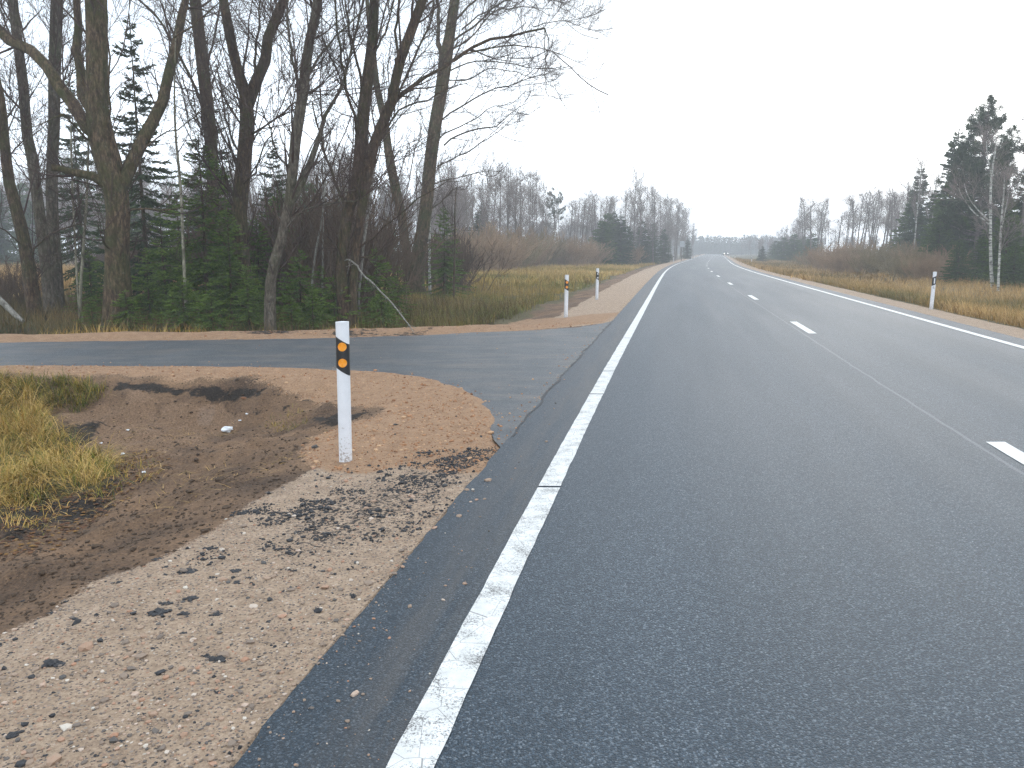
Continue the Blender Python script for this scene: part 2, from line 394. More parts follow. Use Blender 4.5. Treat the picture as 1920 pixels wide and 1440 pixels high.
def mat_bark(name, dark, mid, light, moss=.4, scale=9, mcol=(.05, .06, .018), lich=.3):
    m, nt, b = newmat(name); n = NB(nt)
    co = n.coord((1, 1, .28)); co2 = n.coord()
    f = n.noise(co, scale * 2.2, 6, .72)
    c = n.ramp(f, [(.34, dark), (.5, mid), (.68, light)])
    c = n.mix(n.ramp(n.noise(co2, 1.7, 5, .7), [(.55 - moss * .25, 0.), (.62, .75 * min(1, moss * 2))]), c, mcol)
    c = n.mix(n.ramp(n.noise(co2, 14, 4, .7), [(.60, 0.), (.68, lich)]), c, (.24, .25, .22))
    n.L(c, b.inputs['Base Color']); b.inputs['Roughness'].default_value = .88; b.inputs['Specular IOR Level'].default_value = .2
    n.L(n.bump(f, .03, .9), b.inputs['Normal'])
    return m
def mat_post():
    m, nt, b = newmat('post_plastic'); n = NB(nt); co = n.coord(); e = n.N('ShaderNodeSeparateXYZ'); n.L(co, e.inputs[0])
    c = n.ramp(n.noise(co, 10, 4), [(.3, (.74, .75, .78)), (.7, (.82, .83, .86))])
    spl = n.math('SUBTRACT', n.noise(co, 55, 4, .75), n.math('MULTIPLY', e.outputs[2], .55))
    c = n.mix(n.ramp(spl, [(.46, 0.), (.55, .7)]), c, (.24, .165, .11))
    n.L(c, b.inputs['Base Color']); b.inputs['Roughness'].default_value = .4; return m
def mat_birch():
    m, nt, b = newmat('birch_bark'); n = NB(nt)
    f = n.noise(n.coord((1, 1, 3.2)), 3.2, 5, .65)
    c = n.ramp(f, [(.40, (.04, .036, .032)), (.47, (.34, .33, .29)), (.62, (.62, .61, .56))])
    n.L(c, b.inputs['Base Color']); b.inputs['Roughness'].default_value = .7
    return m
M = dict(
    twig_dim=mat_plain('shrub_twigs', (.15, .105, .075), .9, .1, .35, .5),
    sapling=mat_bark('sapling_bark', (.06, .055, .04), (.20, .185, .13), (.38, .35, .27), .15, 5, lich=.2), clod=mat_plain('clod', (.085, .058, .040), .9, .2, .5, 30),
    soil=mat_ground(), asphalt=mat_asphalt('asphalt'), old_asphalt=mat_asphalt('side_asphalt', True), paint=mat_paint(),
    white=mat_post(), black=mat_plain('black_film', (.016, .016, .018), .35, .5, .2),
    amber=mat_plain('amber_reflector', (.95, .33, .008), .3, .6, .1, 90), clear=mat_plain('white_reflector', (.75, .76, .78), .25, .6, .1, 90),
    grey=mat_plain('grey_ink', (.10, .10, .11), .6), tar=mat_plain('tar_lump', (.020, .020, .023), .62, .5, .5, 60),
    bark=mat_bark('bark', (.020, .013, .008), (.095, .062, .038), (.24, .17, .108), .55, 8),
    bark_dark=mat_bark('dark_bark', (.017, .011, .007), (.075, .047, .030), (.19, .128, .082), .42, 9),
    bark_grey=mat_bark('grey_bark', (.030, .023, .017), (.10, .080, .060), (.21, .178, .14), .3, 8, lich=.5),
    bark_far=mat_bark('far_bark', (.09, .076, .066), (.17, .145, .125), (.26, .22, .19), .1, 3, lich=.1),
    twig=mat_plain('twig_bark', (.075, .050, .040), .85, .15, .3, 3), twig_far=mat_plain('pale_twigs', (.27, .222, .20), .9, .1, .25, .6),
    twig_bush=mat_plain('willow_twigs', (.40, .27, .165), .9, .1, .35, .5), twig_green=mat_plain('willow_twigs_olive', (.28, .22, .12), .9, .1, .35, .5),
    birch=mat_birch(),
    dead=mat_bark('dead_wood', (.10, .09, .075), (.24, .22, .19), (.42, .40, .36), .1, 8, lich=.6),
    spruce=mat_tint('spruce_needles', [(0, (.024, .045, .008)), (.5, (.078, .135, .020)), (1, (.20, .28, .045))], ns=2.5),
    spruce_dark=mat_tint('dark_spruce_needles', [(0, (.016, .030, .010)), (.5, (.046, .076, .020)), (1, (.10, .14, .036))], ns=1.2),
    pine=mat_tint('pine_needles', [(0, (.016, .028, .012)), (.5, (.040, .064, .024)), (1, (.09, .12, .042))], ns=1.0),
    grass=mat_tint('wet_grass', [(0, (.06, .09, .016)), (.22, (.20, .19, .03)), (.5, (.40, .26, .055)), (.8, (.50, .31, .09)), (1, (.62, .42, .16))], ns=.9, amt=.18),
    meadow=mat_tint('meadow_grass', [(0, (.12, .14, .025)), (.3, (.29, .225, .045)), (.6, (.44, .28, .075)), (1, (.58, .40, .14))], ns=.16, amt=.45),
    sedge=mat_tint('dry_grass', [(0, (.12, .11, .03)), (.35, (.27, .175, .055)), (.7, (.44, .26, .09)), (1, (.60, .41, .18))], ns=.25, amt=.32),
    weed=mat_tint('weed', [(0, (.05, .06, .014)), (.4, (.11, .085, .032)), (.75, (.19, .12, .05)), (1, (.30, .21, .08))], ns=.6, amt=.25),
    leaf=mat_tint('fallen_leaf', [(0, (.05, .022, .012)), (.5, (.13, .055, .022)), (1, (.22, .12, .03))], ns=2, amt=.2),
)
# stones: random colour by tint
M['stone'] = mat_tint('pebble', [(0, (.10, .095, .092)), (.3, (.24, .185, .145)), (.6, (.36, .26, .19)), (.8, (.40, .22, .14)), (1, (.62, .56, .48))], ns=30, amt=.1, rough=.8)
M['ostone'] = mat_tint('orange_pebble', [(0, (.20, .095, .05)), (.5, (.40, .21, .11)), (1, (.55, .36, .22))], ns=30, amt=.1, rough=.85)

# ------------------------------------------------------------------ ground sheet
def axis(bands):
    out = [bands[0][0]]
    for a, b_, st in bands:
        k = max(1, int(round((b_ - a) / st))); out += list(np.linspace(a, b_, k + 1)[1:])
    return np.array(out)
# u = offset from the left edge line (so columns follow the road), v = y
U_ = axis([(-420, -120, 20), (-120, -40, 4), (-40, -16, .8), (-16, -9, .16), (-9, -3, .06), (-3, -.62, .034), (-.62, -.58, .04), (-.58, 7.70, 2.76), (7.70, 7.76, .06), (7.76, 10.5, .12), (10.5, 20, .5), (20, 60, 3), (60, 420, 20)])
V_ = axis([(-25, 0, 1.), (0, 2, .15), (2, 13, .045), (13, 21, .09), (21, 40, .4), (40, 120, 2), (120, 700, 12)])
UU, VV = np.meshgrid(U_, V_)
fadeu = np.where(UU < -16, 1, 1)
GX = LX(VV) + UU; GY = VV.copy()
GZ = height(GX, GY)
D = dl(GX, GY); DR = dr(GX, GY); E_ = sdist(GX, GY, side_poly)
near = 1 - sst(15, 18, GY)
Zone = {}
bord_px = [(-300, 1380), (0, 1195), (110, 1130), (230, 1075), (330, 1030), (420, 975), (520, 915), (610, 872)]
bp = np.array([on(*p) for p in bord_px]); bd = dl(bp[:, 0], bp[:, 1])
_o = np.argsort(bp[:, 1]); gw_near = np.interp(GY, bp[_o, 1], bd[_o])
gwid = gw_near * near + 1.75 * (1 - near)
Zone['gravel'] = np.where(D > 0, .5 + (gwid + .16 * fbm(GX, GY, 2.3, 3, 41) - D) * 2.2, np.where(DR > 0, .5 + (1.25 + .25 * fbm(GX, GY, 1.3, 3, 4) - DR) * 2, 0))
def poly_px(pts): return np.array([on(*p)[:2] for p in pts])
tongue = poly_px([(600, 700), (760, 700), (900, 750), (935, 838), (900, 846), (850, 850), (760, 872), (690, 888), (625, 885), (585, 872), (560, 850), (600, 815), (700, 785), (725, 765), (640, 765), (560, 745), (500, 722)])
og = np.maximum(.5 + (np.where(GY > 14, .95, .80) + .35 * fbm(GX, GY, 1.1, 3, 8) - np.maximum(E_, 0)) * 1.6, .5 - sdist(GX, GY, tongue) * 3.0)
corner = .5 - sdist(GX, GY, poly_px([(1165, 588), (1130, 608), (1000, 620), (880, 624), (870, 615), (960, 603), (1060, 596), (1100, 590)])) * 1.5
Zone['orange'] = np.where(D > -.02, np.maximum(np.where((GY > 14) & (D < 1.8), 0, og), corner), 0)
Zone['gravel'] = np.where((E_ > 0) | (D < 0), Zone['gravel'], 0)
band = .5 + (2.9 + .5 * fbm(GX, GY, .6, 3, 2) - D) * .9
turfL = np.where(GY > 17, 1 - band, 0)
left_clump = .5 - sdist(GX, GY, poly_px([(-500, 700), (0, 712), (120, 735), (60, 760), (110, 830), (230, 870), (200, 915), (80, 950), (0, 985), (-600, 1150)])) * 1.8
Zone['turf'] = np.where(DR > 0, DR - .6, np.maximum(turfL, left_clump * near))
Zone['turf'] = np.maximum(Zone['turf'], (sst(0, 2.5, -(GX + .66 * GY + 1.5)) * (E_ > 1.0)))
Zone['clay'] = np.where(D > 0, .44 + .35 * fbm(GX, GY, 4, 4, 71) - sdist(GX, GY, poly_px([(110, 770), (250, 735), (420, 750), (440, 790), (330, 850), (200, 840), (130, 815)])) * 1.6 + .5 * fbm(GX, GY, 1.6, 3, 77), 0) * near
Zone['peat'] = np.maximum.reduce([.62 - np.maximum(np.abs(E_ - 1.05 - .12 * fbm(GX, GY, 1.6, 3, 8)) - .04, np.abs(GX + 4.35) - 1.0) * 4.5 - .5 * (GY > 13) + .3 * fbm(GX, GY, 2.5, 3, 4),
    .30 - np.maximum(np.abs(E_ - 1.35) - .05, np.abs(GX + 2.6) - .8) * 4 - .5 * (GY > 13),
    .45 - sdist(GX, GY, poly_px([(0, 940), (180, 930), (250, 880), (200, 960), (80, 990), (0, 1030)])) * 1.8,
    .30 - sdist(GX, GY, poly_px([(560, 775), (640, 770), (700, 770), (660, 790), (600, 800)])) * 3.5,
    .40 - sdist(GX, GY, poly_px([(100, 800), (200, 780), (180, 830), (110, 850)])) * 2]) * np.where(D > 0, near, 0)
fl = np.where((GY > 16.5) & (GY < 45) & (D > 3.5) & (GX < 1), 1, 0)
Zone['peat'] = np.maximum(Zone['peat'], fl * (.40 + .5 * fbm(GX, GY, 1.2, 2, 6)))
tarp = poly_px([(500, 1030), (560, 960), (650, 915), (760, 885), (860, 850), (925, 842), (900, 880), (850, 920), (790, 965), (720, 1000), (600, 1050)])
Zone['tar'] = np.where(D > 0, np.clip(.36 - sdist(GX, GY, tarp) * .55, 0, .47), 0) * near
Zone['wet'] = (.5 - sdist(GX, GY, poly_px([(370, 765), (405, 760), (400, 795), (372, 800)])) * 4) * near
nv, nu = GX.shape
idx = np.arange(nv * nu).reshape(nv, nu)
Q = np.stack([idx[:-1, :-1], idx[:-1, 1:], idx[1:, 1:], idx[1:, :-1]], -1).reshape(-1, 4)
Vg = np.stack([GX, GY, GZ], -1).reshape(-1, 3)
fc = Vg[Q].mean(1)
dq = D.ravel()[Q].mean(1); rq = DR.ravel()[Q].mean(1); gq = Zone['gravel'].ravel()[Q].mean(1); oq = Zone['orange'].ravel()[Q].mean(1); eq = E_.ravel()[Q].mean(1)
cls = np.zeros(len(Q), int)
cls[(gq > .5) & (dq > 0) & (oq < .5)] = 1
cls[(gq > .5) & (rq > 0)] = 2
cls[(oq >= .5) & (dq > 0) & (eq > -.1)] = 3
def sheet(name, q):
    used = np.unique(q); re = np.full(len(Vg), -1); re[used] = np.arange(len(used))
    mb = MB(); mb.add(Vg[used], None, re[q]); o = mb.build(name, M['soil'])
    for k, a in Zone.items():
        t = o.data.attributes.new(k, 'FLOAT', 'POINT'); t.data.foreach_set('value', np.clip(a.ravel()[used], 0, 1).astype(np.float32))
    return o
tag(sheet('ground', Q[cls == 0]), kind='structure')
tag(sheet('gravel_shoulder', Q[cls == 1]), kind='structure')
tag(sheet('gravel_shoulder', Q[cls == 2]), kind='structure')
tag(sheet('sand_verge', Q[cls == 3]), kind='structure')

# ------------------------------------------------------------------ roads
def strip(name, u0, u1, ys, z, mat, cols=2, edge_noise=0., tint=1., kind='structure', seed=1):
    ys = np.asarray(ys); us = np.linspace(u0, u1, cols); X = LX(ys)[:, None] + us[None]
    if edge_noise:
        X[:, 0] += edge_noise * fbm(ys, ys * 0, 5, 4, seed); X[:, -1] += edge_noise * fbm(ys, ys * 0 + 9, 5, 4, seed)
    Y = np.repeat(ys[:, None], cols, 1); V = np.stack([X, Y, np.full_like(X, z)], -1).reshape(-1, 3)
    i = np.arange(len(ys) * cols).reshape(len(ys), cols)
    q = np.stack([i[:-1, :-1], i[:-1, 1:], i[1:, 1:], i[1:, :-1]], -1).reshape(-1, 4)
    mb = MB(); mb.add(V, None, q, tint if np.isscalar(tint) else np.repeat(tint, cols))
    o = mb.build(name, mat); 
    uvl = o.data.uv_layers.new(name='UVMap'); li = np.zeros(len(o.data.loops), np.int32); o.data.loops.foreach_get('vertex_index', li)
    uvv = np.stack([np.repeat(us[None] - u0, len(ys), 0).ravel(), Y.ravel()], -1)
    uvl.data.foreach_set('uv', uvv[li].ravel().astype(np.float32))
    return tag(o, kind=kind)
ys_road = axis([(-25, 2, 1), (2, 24, .05), (24, 60, .5), (60, 150, 2), (150, 430, 8)])
road = strip('main_road', -EDGE, WID + EDGE, ys_road, 0.0, M['asphalt'], cols=5, edge_noise=.022)
# side road sheet (triangulated outline with a wavy edge) 
import bmesh
def fill_poly(name, P, z, mat, step=.25, noise=.03):
    pts = []
    n = len(P)
    for i in range(n):
        a = np.array(P[i]); b_ = np.array(P[(i + 1) % n]); k = max(1, int(np.linalg.norm(b_ - a) / step))
        for t in range(k): pts.append(a + (b_ - a) * t / k)
    pts = np.array(pts); nn = fbm(pts[:, 0], pts[:, 1], 3, 3, 61) * noise * sst(.15, .6, np.abs(dl(pts[:, 0], pts[:, 1]))); pts[:, 1] += nn * 1.5; pts[:, 0] += nn * .5
    from mathutils.geometry import tessellate_polygon
    tri = tessellate_polygon([[Vector((x, y, 0)) for x, y in pts]])
    bm = bmesh.new(); vs = [bm.verts.new((x, y, z)) for x, y in pts]
    for t in tri:
        try: bm.faces.new([vs[i] for i in t])
        except ValueError: pass
    bm.normal_update()
    for f in bm.faces:
        if f.normal.z < 0: f.normal_flip()
    me = bpy.data.meshes.new(name); bm.to_mesh(me); bm.free(); me.materials.append(mat)
    uvl = me.uv_layers.new(name='UVMap')
    for l in me.loops: c = me.vertices[l.vertex_index].co; uvl.data[l.index].uv = (c.x, c.y)
    o = bpy.data.objects.new(name, me); COL.objects.link(o); return o
tag(fill_poly('side_road', [tuple(p) for p in side_poly], -.004, M['old_asphalt']), kind='structure')

# painted markings: sheets 4 mm above the road
gaps = [(5.80, .035), (9.75, .03), (11.65, .05), (16.2, .04), (3.55, .0)]
def edge_line(u, ys_list, wear):
    for a, b_ in ys_list:
        st = .08 if b_ < 40 else 2.
        ys = np.arange(a, b_, st); ys = np.append(ys, b_) if len(ys) else np.array([a, b_])
        tint = np.clip(wear * (1.1 - ys / 22.), .12, 1) if wear else np.full(len(ys), .1)
        mk = strip('edge_line', u - .08, u + .08, ys, .005, M['paint'], cols=3, edge_noise=.007, tint=tint, seed=int(a * 10) + 5)
edge_line(0, [(-10, 5.80), (5.84, 9.75), (9.79, 11.65), (11.70, 16.2), (16.24, 40), (40, 430)], 1.)
edge_line(WID, [(-10, 40), (40, 430)], 0)
seeds = [4.9 - 12, 4.9]; 
dash_near = [-8., 4.35, 17.1, 29.1, 42.0, 54.9, 67.5, 80, 92.5, 105, 117.5, 130, 142.5, 155, 167.5, 180, 192, 204, 216, 228, 240, 252, 264, 276, 288, 300, 312, 324, 336, 348, 360]
for y in dash_near:
    strip('centre_dash', WID / 2 - .085 + .24, WID / 2 + .085 + .24, np.linspace(y, y + 2.9, 12), .005, M['paint'], cols=2, edge_noise=.006, tint=.15)
# ragged joint between the two pavements: crumbled edge strip with pale filler
mb = MB()
ys = np.linspace(y0_ + .45, y1_ - .3, 420)
cx = LX(ys) - EDGE + .05 * fbm(ys, ys * 0, 2.5, 4, 14)
wd = .004 + .022 * np.clip(fbm(ys, ys * 0, 6, 3, 15) + .35, 0, 1) * (.4 + .6 * sst(8, 12, ys))
V = np.stack([np.stack([cx - wd, ys, ys * 0 + .0045], -1), np.stack([cx + wd, ys, ys * 0 + .0045], -1)], 1).reshape(-1, 3)
i = np.arange(len(ys) - 1) * 2
mb.add(V, None, np.stack([i, i + 1, i + 3, i + 2], -1))
tag(mb.build('pavement_joint', M['tar']), kind='structure')
# ------------------------------------------------------------------ reflector posts
def prism(prof, z0, z1, slope0=0., slope1=0., cap=True):
    """vertical prism over profile points; slope tilts an end across x"""
    p = np.asarray(prof); n = len(p)
    a = np.column_stack([p, z0 + slope0 * p[:, 0]]); b = np.column_stack([p, z1 + slope1 * p[:, 0]])
    i = np.arange(n); j = (i + 1) % n
    f4 = np.stack([i, j, n + j, n + i], -1)
    V = [a, b]; f3 = []
    if cap:
        V += [a.mean(0)[None], (b.mean(0) + [0, 0, .006])[None]]
        f3 = np.concatenate([np.stack([j, i, np.full(n, 2 * n)], -1), np.stack([n + i, n + j, np.full(n, 2 * n + 1)], -1)])
    return np.concatenate(V), f3, f4
def d_profile(s=1., k=14):
    s = s * 1.04
    an = np.linspace(math.pi, 2 * math.pi, k)
    front = np.column_stack([.050 * s * np.cos(an), .042 * s * np.sin(an)])
    return np.vstack([front, [[.050 * s, .016 * s], [.034 * s, .028 * s], [-.034 * s, .028 * s], [-.050 * s, .016 * s]]])
PH = 1.13
def disc(cx_, cz, rr, y=-.0455, depth=.004, seg=20, rect=None):
    if rect is None:
        an = np.linspace(0, 2 * math.pi, seg, endpoint=False); o = np.column_stack([cx_ + rr * np.cos(an), cz + rr * np.sin(an)])
    else:
        w_, h_ = rect; o = np.array([[cx_ - w_, cz - h_], [cx_ + w_, cz - h_], [cx_ + w_, cz + h_], [cx_ - w_, cz + h_]])
    n = len(o)
    def surf(x): return -.0435 * np.sqrt(np.clip(1 - (x / .0515) ** 2, 0, 1)) if rect is None else x * 0 + y
    F_ = np.column_stack([o[:, 0], surf(o[:, 0]) - depth, o[:, 1]]); B_ = np.column_stack([o[:, 0], surf(o[:, 0]) + .001, o[:, 1]])
    c = np.array([[cx_, surf(np.array(cx_)) - depth - .0015, cz]]); i = np.arange(n); j = (i + 1) % n
    return np.vstack([F_, B_, c]), np.stack([i, j, np.full(n, 2 * n)], -1), np.stack([j, i, n + i, n + j], -1)
def post_parts(kind):
    parts = []
    mb = MB(); v, f3, f4 = prism(d_profile(), -.25, PH, 0, .04); mb.add(v, f3, f4); parts.append(('post_body', mb.mesh('post_body', M['white'], False), []))
    sl = -.62 if kind != 'rect' else .5
    mb = MB(); v, f3, f4 = prism(d_profile(1.035), PH - .395, PH - .145, sl, sl, True); mb.add(v, f3, f4)
    subs = []
    if kind == 'rect':
        r_ = MB(); r_.add(*disc(.0, PH - .27, 0, y=-.0436, rect=(.016, .078))); subs.append(('reflector', r_.mesh('reflector', M['clear'], False)))
    else:
        for cz in ((.195, .323) if kind == 'amber' else (.20, .335)):
            r_ = MB(); r_.add(*disc(.003, PH - cz, .0345 if kind == 'amber' else .028, depth=.009)); subs.append(('reflector', r_.mesh('reflector', M['amber' if kind == 'amber' else 'clear'], False)))
    parts.append(('black_band', mb.mesh('black_band', M['black'], False), subs))
    if kind == 'rect':   # the faint black numeral 6 below the band
        an = np.linspace(math.pi * .38, math.pi * 1.05, 9); P = [(.026 * math.cos(t) * .9, .05 * math.sin(t)) for t in an]
        P += [(.022 * math.cos(t) , -.020 + .022 * math.sin(t)) for t in np.linspace(math.pi * 1.05, math.pi * 3.05, 16)]
        P = np.array(P) * .85; k = len(P)
        T = np.gradient(P, axis=0); T /= np.linalg.norm(T, axis=1, keepdims=True); Nn = np.column_stack([-T[:, 1], T[:, 0]]) * .004
        A = P + Nn; B_ = P - Nn
        def lift(Q, dz): return np.column_stack([Q[:, 0], -.0425 * np.sqrt(1 - (Q[:, 0] / .051) ** 2) - dz, Q[:, 1] + PH - .475])
        g_ = MB(); i = np.arange(k - 1)
        g_.add(np.vstack([lift(A, .002), lift(B_, .002)]), None, np.stack([i, i + 1, k + i + 1, k + i], -1))
        parts.append(('number', g_.mesh('number', M['grey'], False), []))
    return parts
PP = {k: post_parts(k) for k in ('amber', 'white', 'rect')}
def put_post(kind, px, py, label, group=None, Y=None, rz=0., tilt=0., x_y=None):
    if x_y is not None: p = np.array([x_y[0], x_y[1], gz(*x_y)])
    else: p = on(px, py)
    t = empty('reflector_post', p, rz); t.rotation_euler[1] = tilt
    tag(t, label, 'road post', group)
    for n_, me, subs in PP[kind]:
        o = bpy.data.objects.new(n_, me); COL.objects.link(o); o.parent = t
        for sn, sm in subs:
            q = bpy.data.objects.new(sn, sm); COL.objects.link(q); q.parent = o
    return t
put_post('amber', 648, 865, 'nearest white road post with two amber round reflectors, on the orange sand tongue', rz=R(2), tilt=R(.4)).scale = (1.03, 1.03, 1.04)
put_post('amber', 1061, 595, 'white post with two amber reflectors on the far side of the side road junction', rz=R(3), tilt=R(.8))
put_post('white', 1119, 562, 'white post with two white round reflectors just behind the farther amber post', rz=R(2), tilt=R(.6))
put_post('rect', 1746, 580, 'white post numbered 6 with upright white reflector strip beside the dry grass', rz=R(-14), tilt=R(1.2))
put_post('white', 1263, 492, 'small distant white post on the left shoulder where the road bends', rz=R(4))
put_post('rect', 1409, 494, 'distant white post on the right shoulder before the low green bush', rz=R(-10))
for px, py in ((1297, 486.3), (1301.5, 485.6), (1312, 483.8)):
    put_post('white', px, py, 'tiny far white post in the row left of the road', 'far posts left of the road', rz=R(4))
for px, py in ((1378, 486), (1367, 483.4), (1363, 482.2)):
    put_post('rect', px, py, 'tiny far white post in the row right of the road', 'far posts right of the road', rz=R(-8))

# far road sign seen from behind
p = on(1278, 489); t = empty('road_sign', p, R(4)); tag(t, 'grey road sign on a thin pole by the far left trees', 'road sign')
mb = MB(); tubes(mb, [[(0, 0, -.3), (0, 0, 1.6), (0, 0, 3.3)]], [[.05] * 3], 8); mb.build('pole', M['bark_grey'], t)
mb = MB(); v, f3, f4 = prism([(-.42, -.05), (.42, -.05), (.42, -.02), (-.42, -.02)], 2.35, 3.35); mb.add(v, f3, f4); mb.build('sign_panel', mat_plain('grey_metal', (.42, .44, .46), .5, .4, .08), t, False)

# distant car with its headlights lit
def car():
    Yc = 315.; X = float(LX(Yc)) + WID + .95
    t = empty('car', (X, Yc, gz(X, Yc) + .0), R(-4)); tag(t, 'far away dark car facing the camera with lit headlights', 'car')
    paint = mat_plain('car_paint', (.05, .055, .065), .3, .6, .05); glass = mat_plain('car_glass', (.03, .035, .04), .1, .7, .05); rub = M['black']
    sec = [(-2.1, .42, .78, .80), (-1.9, .30, .92, .86), (-.9, .28, 1.0, .88), (1.0, .28, 1.02, .88), (2.0, .32, .98, .84), (2.15, .5, .85, .78)]
    V = []; 
    for y, zb, zt, hw in sec: V += [(-hw, y, zb), (-hw, y, (zb + zt) / 2), (-hw * .93, y, zt), (hw * .93, y, zt), (hw, y, (zb + zt) / 2), (hw, y, zb)]
    f4 = []; n = 6
    for i in range(len(sec) - 1):
        for j in range(n): f4.append((i * n + j, i * n + (j + 1) % n, (i + 1) * n + (j + 1) % n, (i + 1) * n + j))
    for b0 in (0, (len(sec) - 1) * n): f4 += [(b0, b0 + 1, b0 + 4, b0 + 5), (b0 + 1, b0 + 2, b0 + 3, b0 + 4)]
    mb = MB(); mb.add(V, None, f4); mb.build('body', paint, t, False)
    V = [(-.8, -1.0, .98), (.8, -1.0, .98), (.62, -.25, 1.42), (-.62, -.25, 1.42), (-.62, 1.0, 1.44), (.62, 1.0, 1.44), (.78, 1.85, .98), (-.78, 1.85, .98)]
    mb = MB(); mb.add(V, None, [(0, 1, 2, 3), (3, 2, 5, 4), (4, 5, 6, 7), (0, 3, 4, 7), (1, 6, 5, 2)]); mb.build('cabin', glass, t, False)
    for sx in (-.78, .78):
        for sy in (-1.35, 1.35):
            mb = MB(); tubes(mb, [[(sx - .1, sy, .32), (sx + .1, sy, .32)]], [[.32, .32]], 14, cap=True); mb.build('wheel', rub, t)
    hm, nt_, b_ = newmat('headlight_lit'); b_.inputs['Emission Color'].default_value = (1, .97, .9, 1); b_.inputs['Emission Strength'].default_value = 14
    for sx in (-.58, .58):
        mb = MB(); v, f3, f4 = disc(0, 0, .11, depth=.02); v = np.asarray(v) + [sx, -2.08, .68]; mb.add(v, f3, f4); mb.build('headlight', hm, t)
car()

# ------------------------------------------------------------------ stones, asphalt crumbs and lumps
ICO_V = None
def ico():
    bm = bmesh.new(); bmesh.ops.create_icosphere(bm, subdivisions=1, radius=1); v = np.array([x.co[:] for x in bm.verts]); f = np.array([[q.index for q in x.verts] for x in bm.faces]); bm.free(); return v, f
IV, IF = ico()
def rocks(mb, pos, size, flatness=.6, tint=None, rough=.3, sink=.25):
    n = len(pos); k = len(IV)
    V = IV[None] * (1 + rng.uniform(-rough, rough, (n, k, 1)))
    V = V * np.stack([rng.uniform(.7, 1.3, n), rng.uniform(.7, 1.1, n), rng.uniform(flatness * .7, flatness * 1.2, n)], -1)[:, None]
    an = rng.uniform(0, 6.28, n); c, s_ = np.cos(an)[:, None], np.sin(an)[:, None]
    V = np.stack([V[..., 0] * c - V[..., 1] * s_, V[..., 0] * s_ + V[..., 1] * c, V[..., 2]], -1) * np.asarray(size)[:, None, None]
    P = np.array(pos, float); P[:, 2] += np.asarray(size) * flatness * (1 - 2 * sink) * .6
    V = V + P[:, None]
    mb.add(V.reshape(-1, 3), (IF[None] + (np.arange(n) * k)[:, None, None]).reshape(-1, 3), None, np.repeat(rng.random(n) if tint is None else tint, k))
def scatter_uv(n, u0, u1, y0, y1, py=1.6):
    """random ground points, denser near the camera"""
    r_ = rng.random(n); y = (y0 ** (1 - py) + r_ * (y1 ** (1 - py) - y0 ** (1 - py))) ** (1 / (1 - py)) if py != 1 else y0 + r_ * (y1 - y0)
    u = rng.uniform(u0, u1, n); return LX(y) + u, y
def in_poly_pts(n, P, margin=0.):
    lo, hi = P.min(0), P.max(0); x = rng.uniform(lo[0], hi[0], n * 3); y = rng.uniform(lo[1], hi[1], n * 3)
    k = inside(x, y, P); return x[k][:n], y[k][:n]
def zone_at(name, x, y):
    """sample a zone map at world points"""
    u = x - LX(y); a = np.clip(np.searchsorted(U_, u) , 0, len(U_) - 1); b_ = np.clip(np.searchsorted(V_, y), 0, len(V_) - 1)
    return Zone[name][b_, a]
x, y = scatter_uv(34000, -5.2, -EDGE - .01, 1.6, 22, 1.9)
g_ = zone_at('gravel', x, y); o_ = zone_at('orange', x, y); keep = (g_ > .5) & (o_ < .5); 
x, y = x[keep], y[keep]; z = height(x, y)
x2, y2 = scatter_uv(900, -EDGE, -.1, 1.8, 14, 1.7); k2 = rng.random(len(x2)) < np.exp(-(EDGE + x2 - LX(x2 * 0 + y2)) * 5) + .06; x = np.concatenate([x, x2[k2]]); y = np.concatenate([y, y2[k2]]); z = np.concatenate([z, x2[k2] * 0])
sz = np.exp(rng.normal(-5.42, .62, len(x))); sz = np.clip(sz, .0026, .032)
mb = MB(); rocks(mb, np.stack([x, y, z], -1), sz, .6)
tag(mb.build('shoulder_gravel', M['stone'], smooth=False), kind='stuff')
x, y = scatter_uv(26000, -9, -EDGE - .01, 6, 20, 1.4); sds = sdist(x, y, side_poly); keep = ((zone_at('orange', x, y) > .5) & (sds > .03)) | ((sds < .05) & (rng.random(len(x)) < .5 * np.exp(sds * 7) + .004)); x, y = x[keep], y[keep]
zz = np.where(sdist(x, y, side_poly) < -.02, np.maximum(height(x, y), -.004), height(x, y)); mb = MB(); rocks(mb, np.stack([x, y, zz], -1), np.clip(np.exp(rng.normal(-5.0, .5, len(x))), .004, .03), .7)
tag(mb.build('sand_grit', M['ostone'], smooth=False), kind='stuff')
x, y = scatter_uv(30000, -9, -1.5, 2.2, 13, 1.5); keep = (zone_at('gravel', x, y) < .5) & (zone_at('orange', x, y) < .5) & (sdist(x, y, side_poly) > .5); x, y = x[keep], y[keep]
mb = MB(); rocks(mb, np.stack([x, y, height(x, y)], -1), np.clip(np.exp(rng.normal(-4.9, .5, len(x))), .004, .035), .6)
tag(mb.build('soil_clods', M['clod'], smooth=False), kind='stuff')
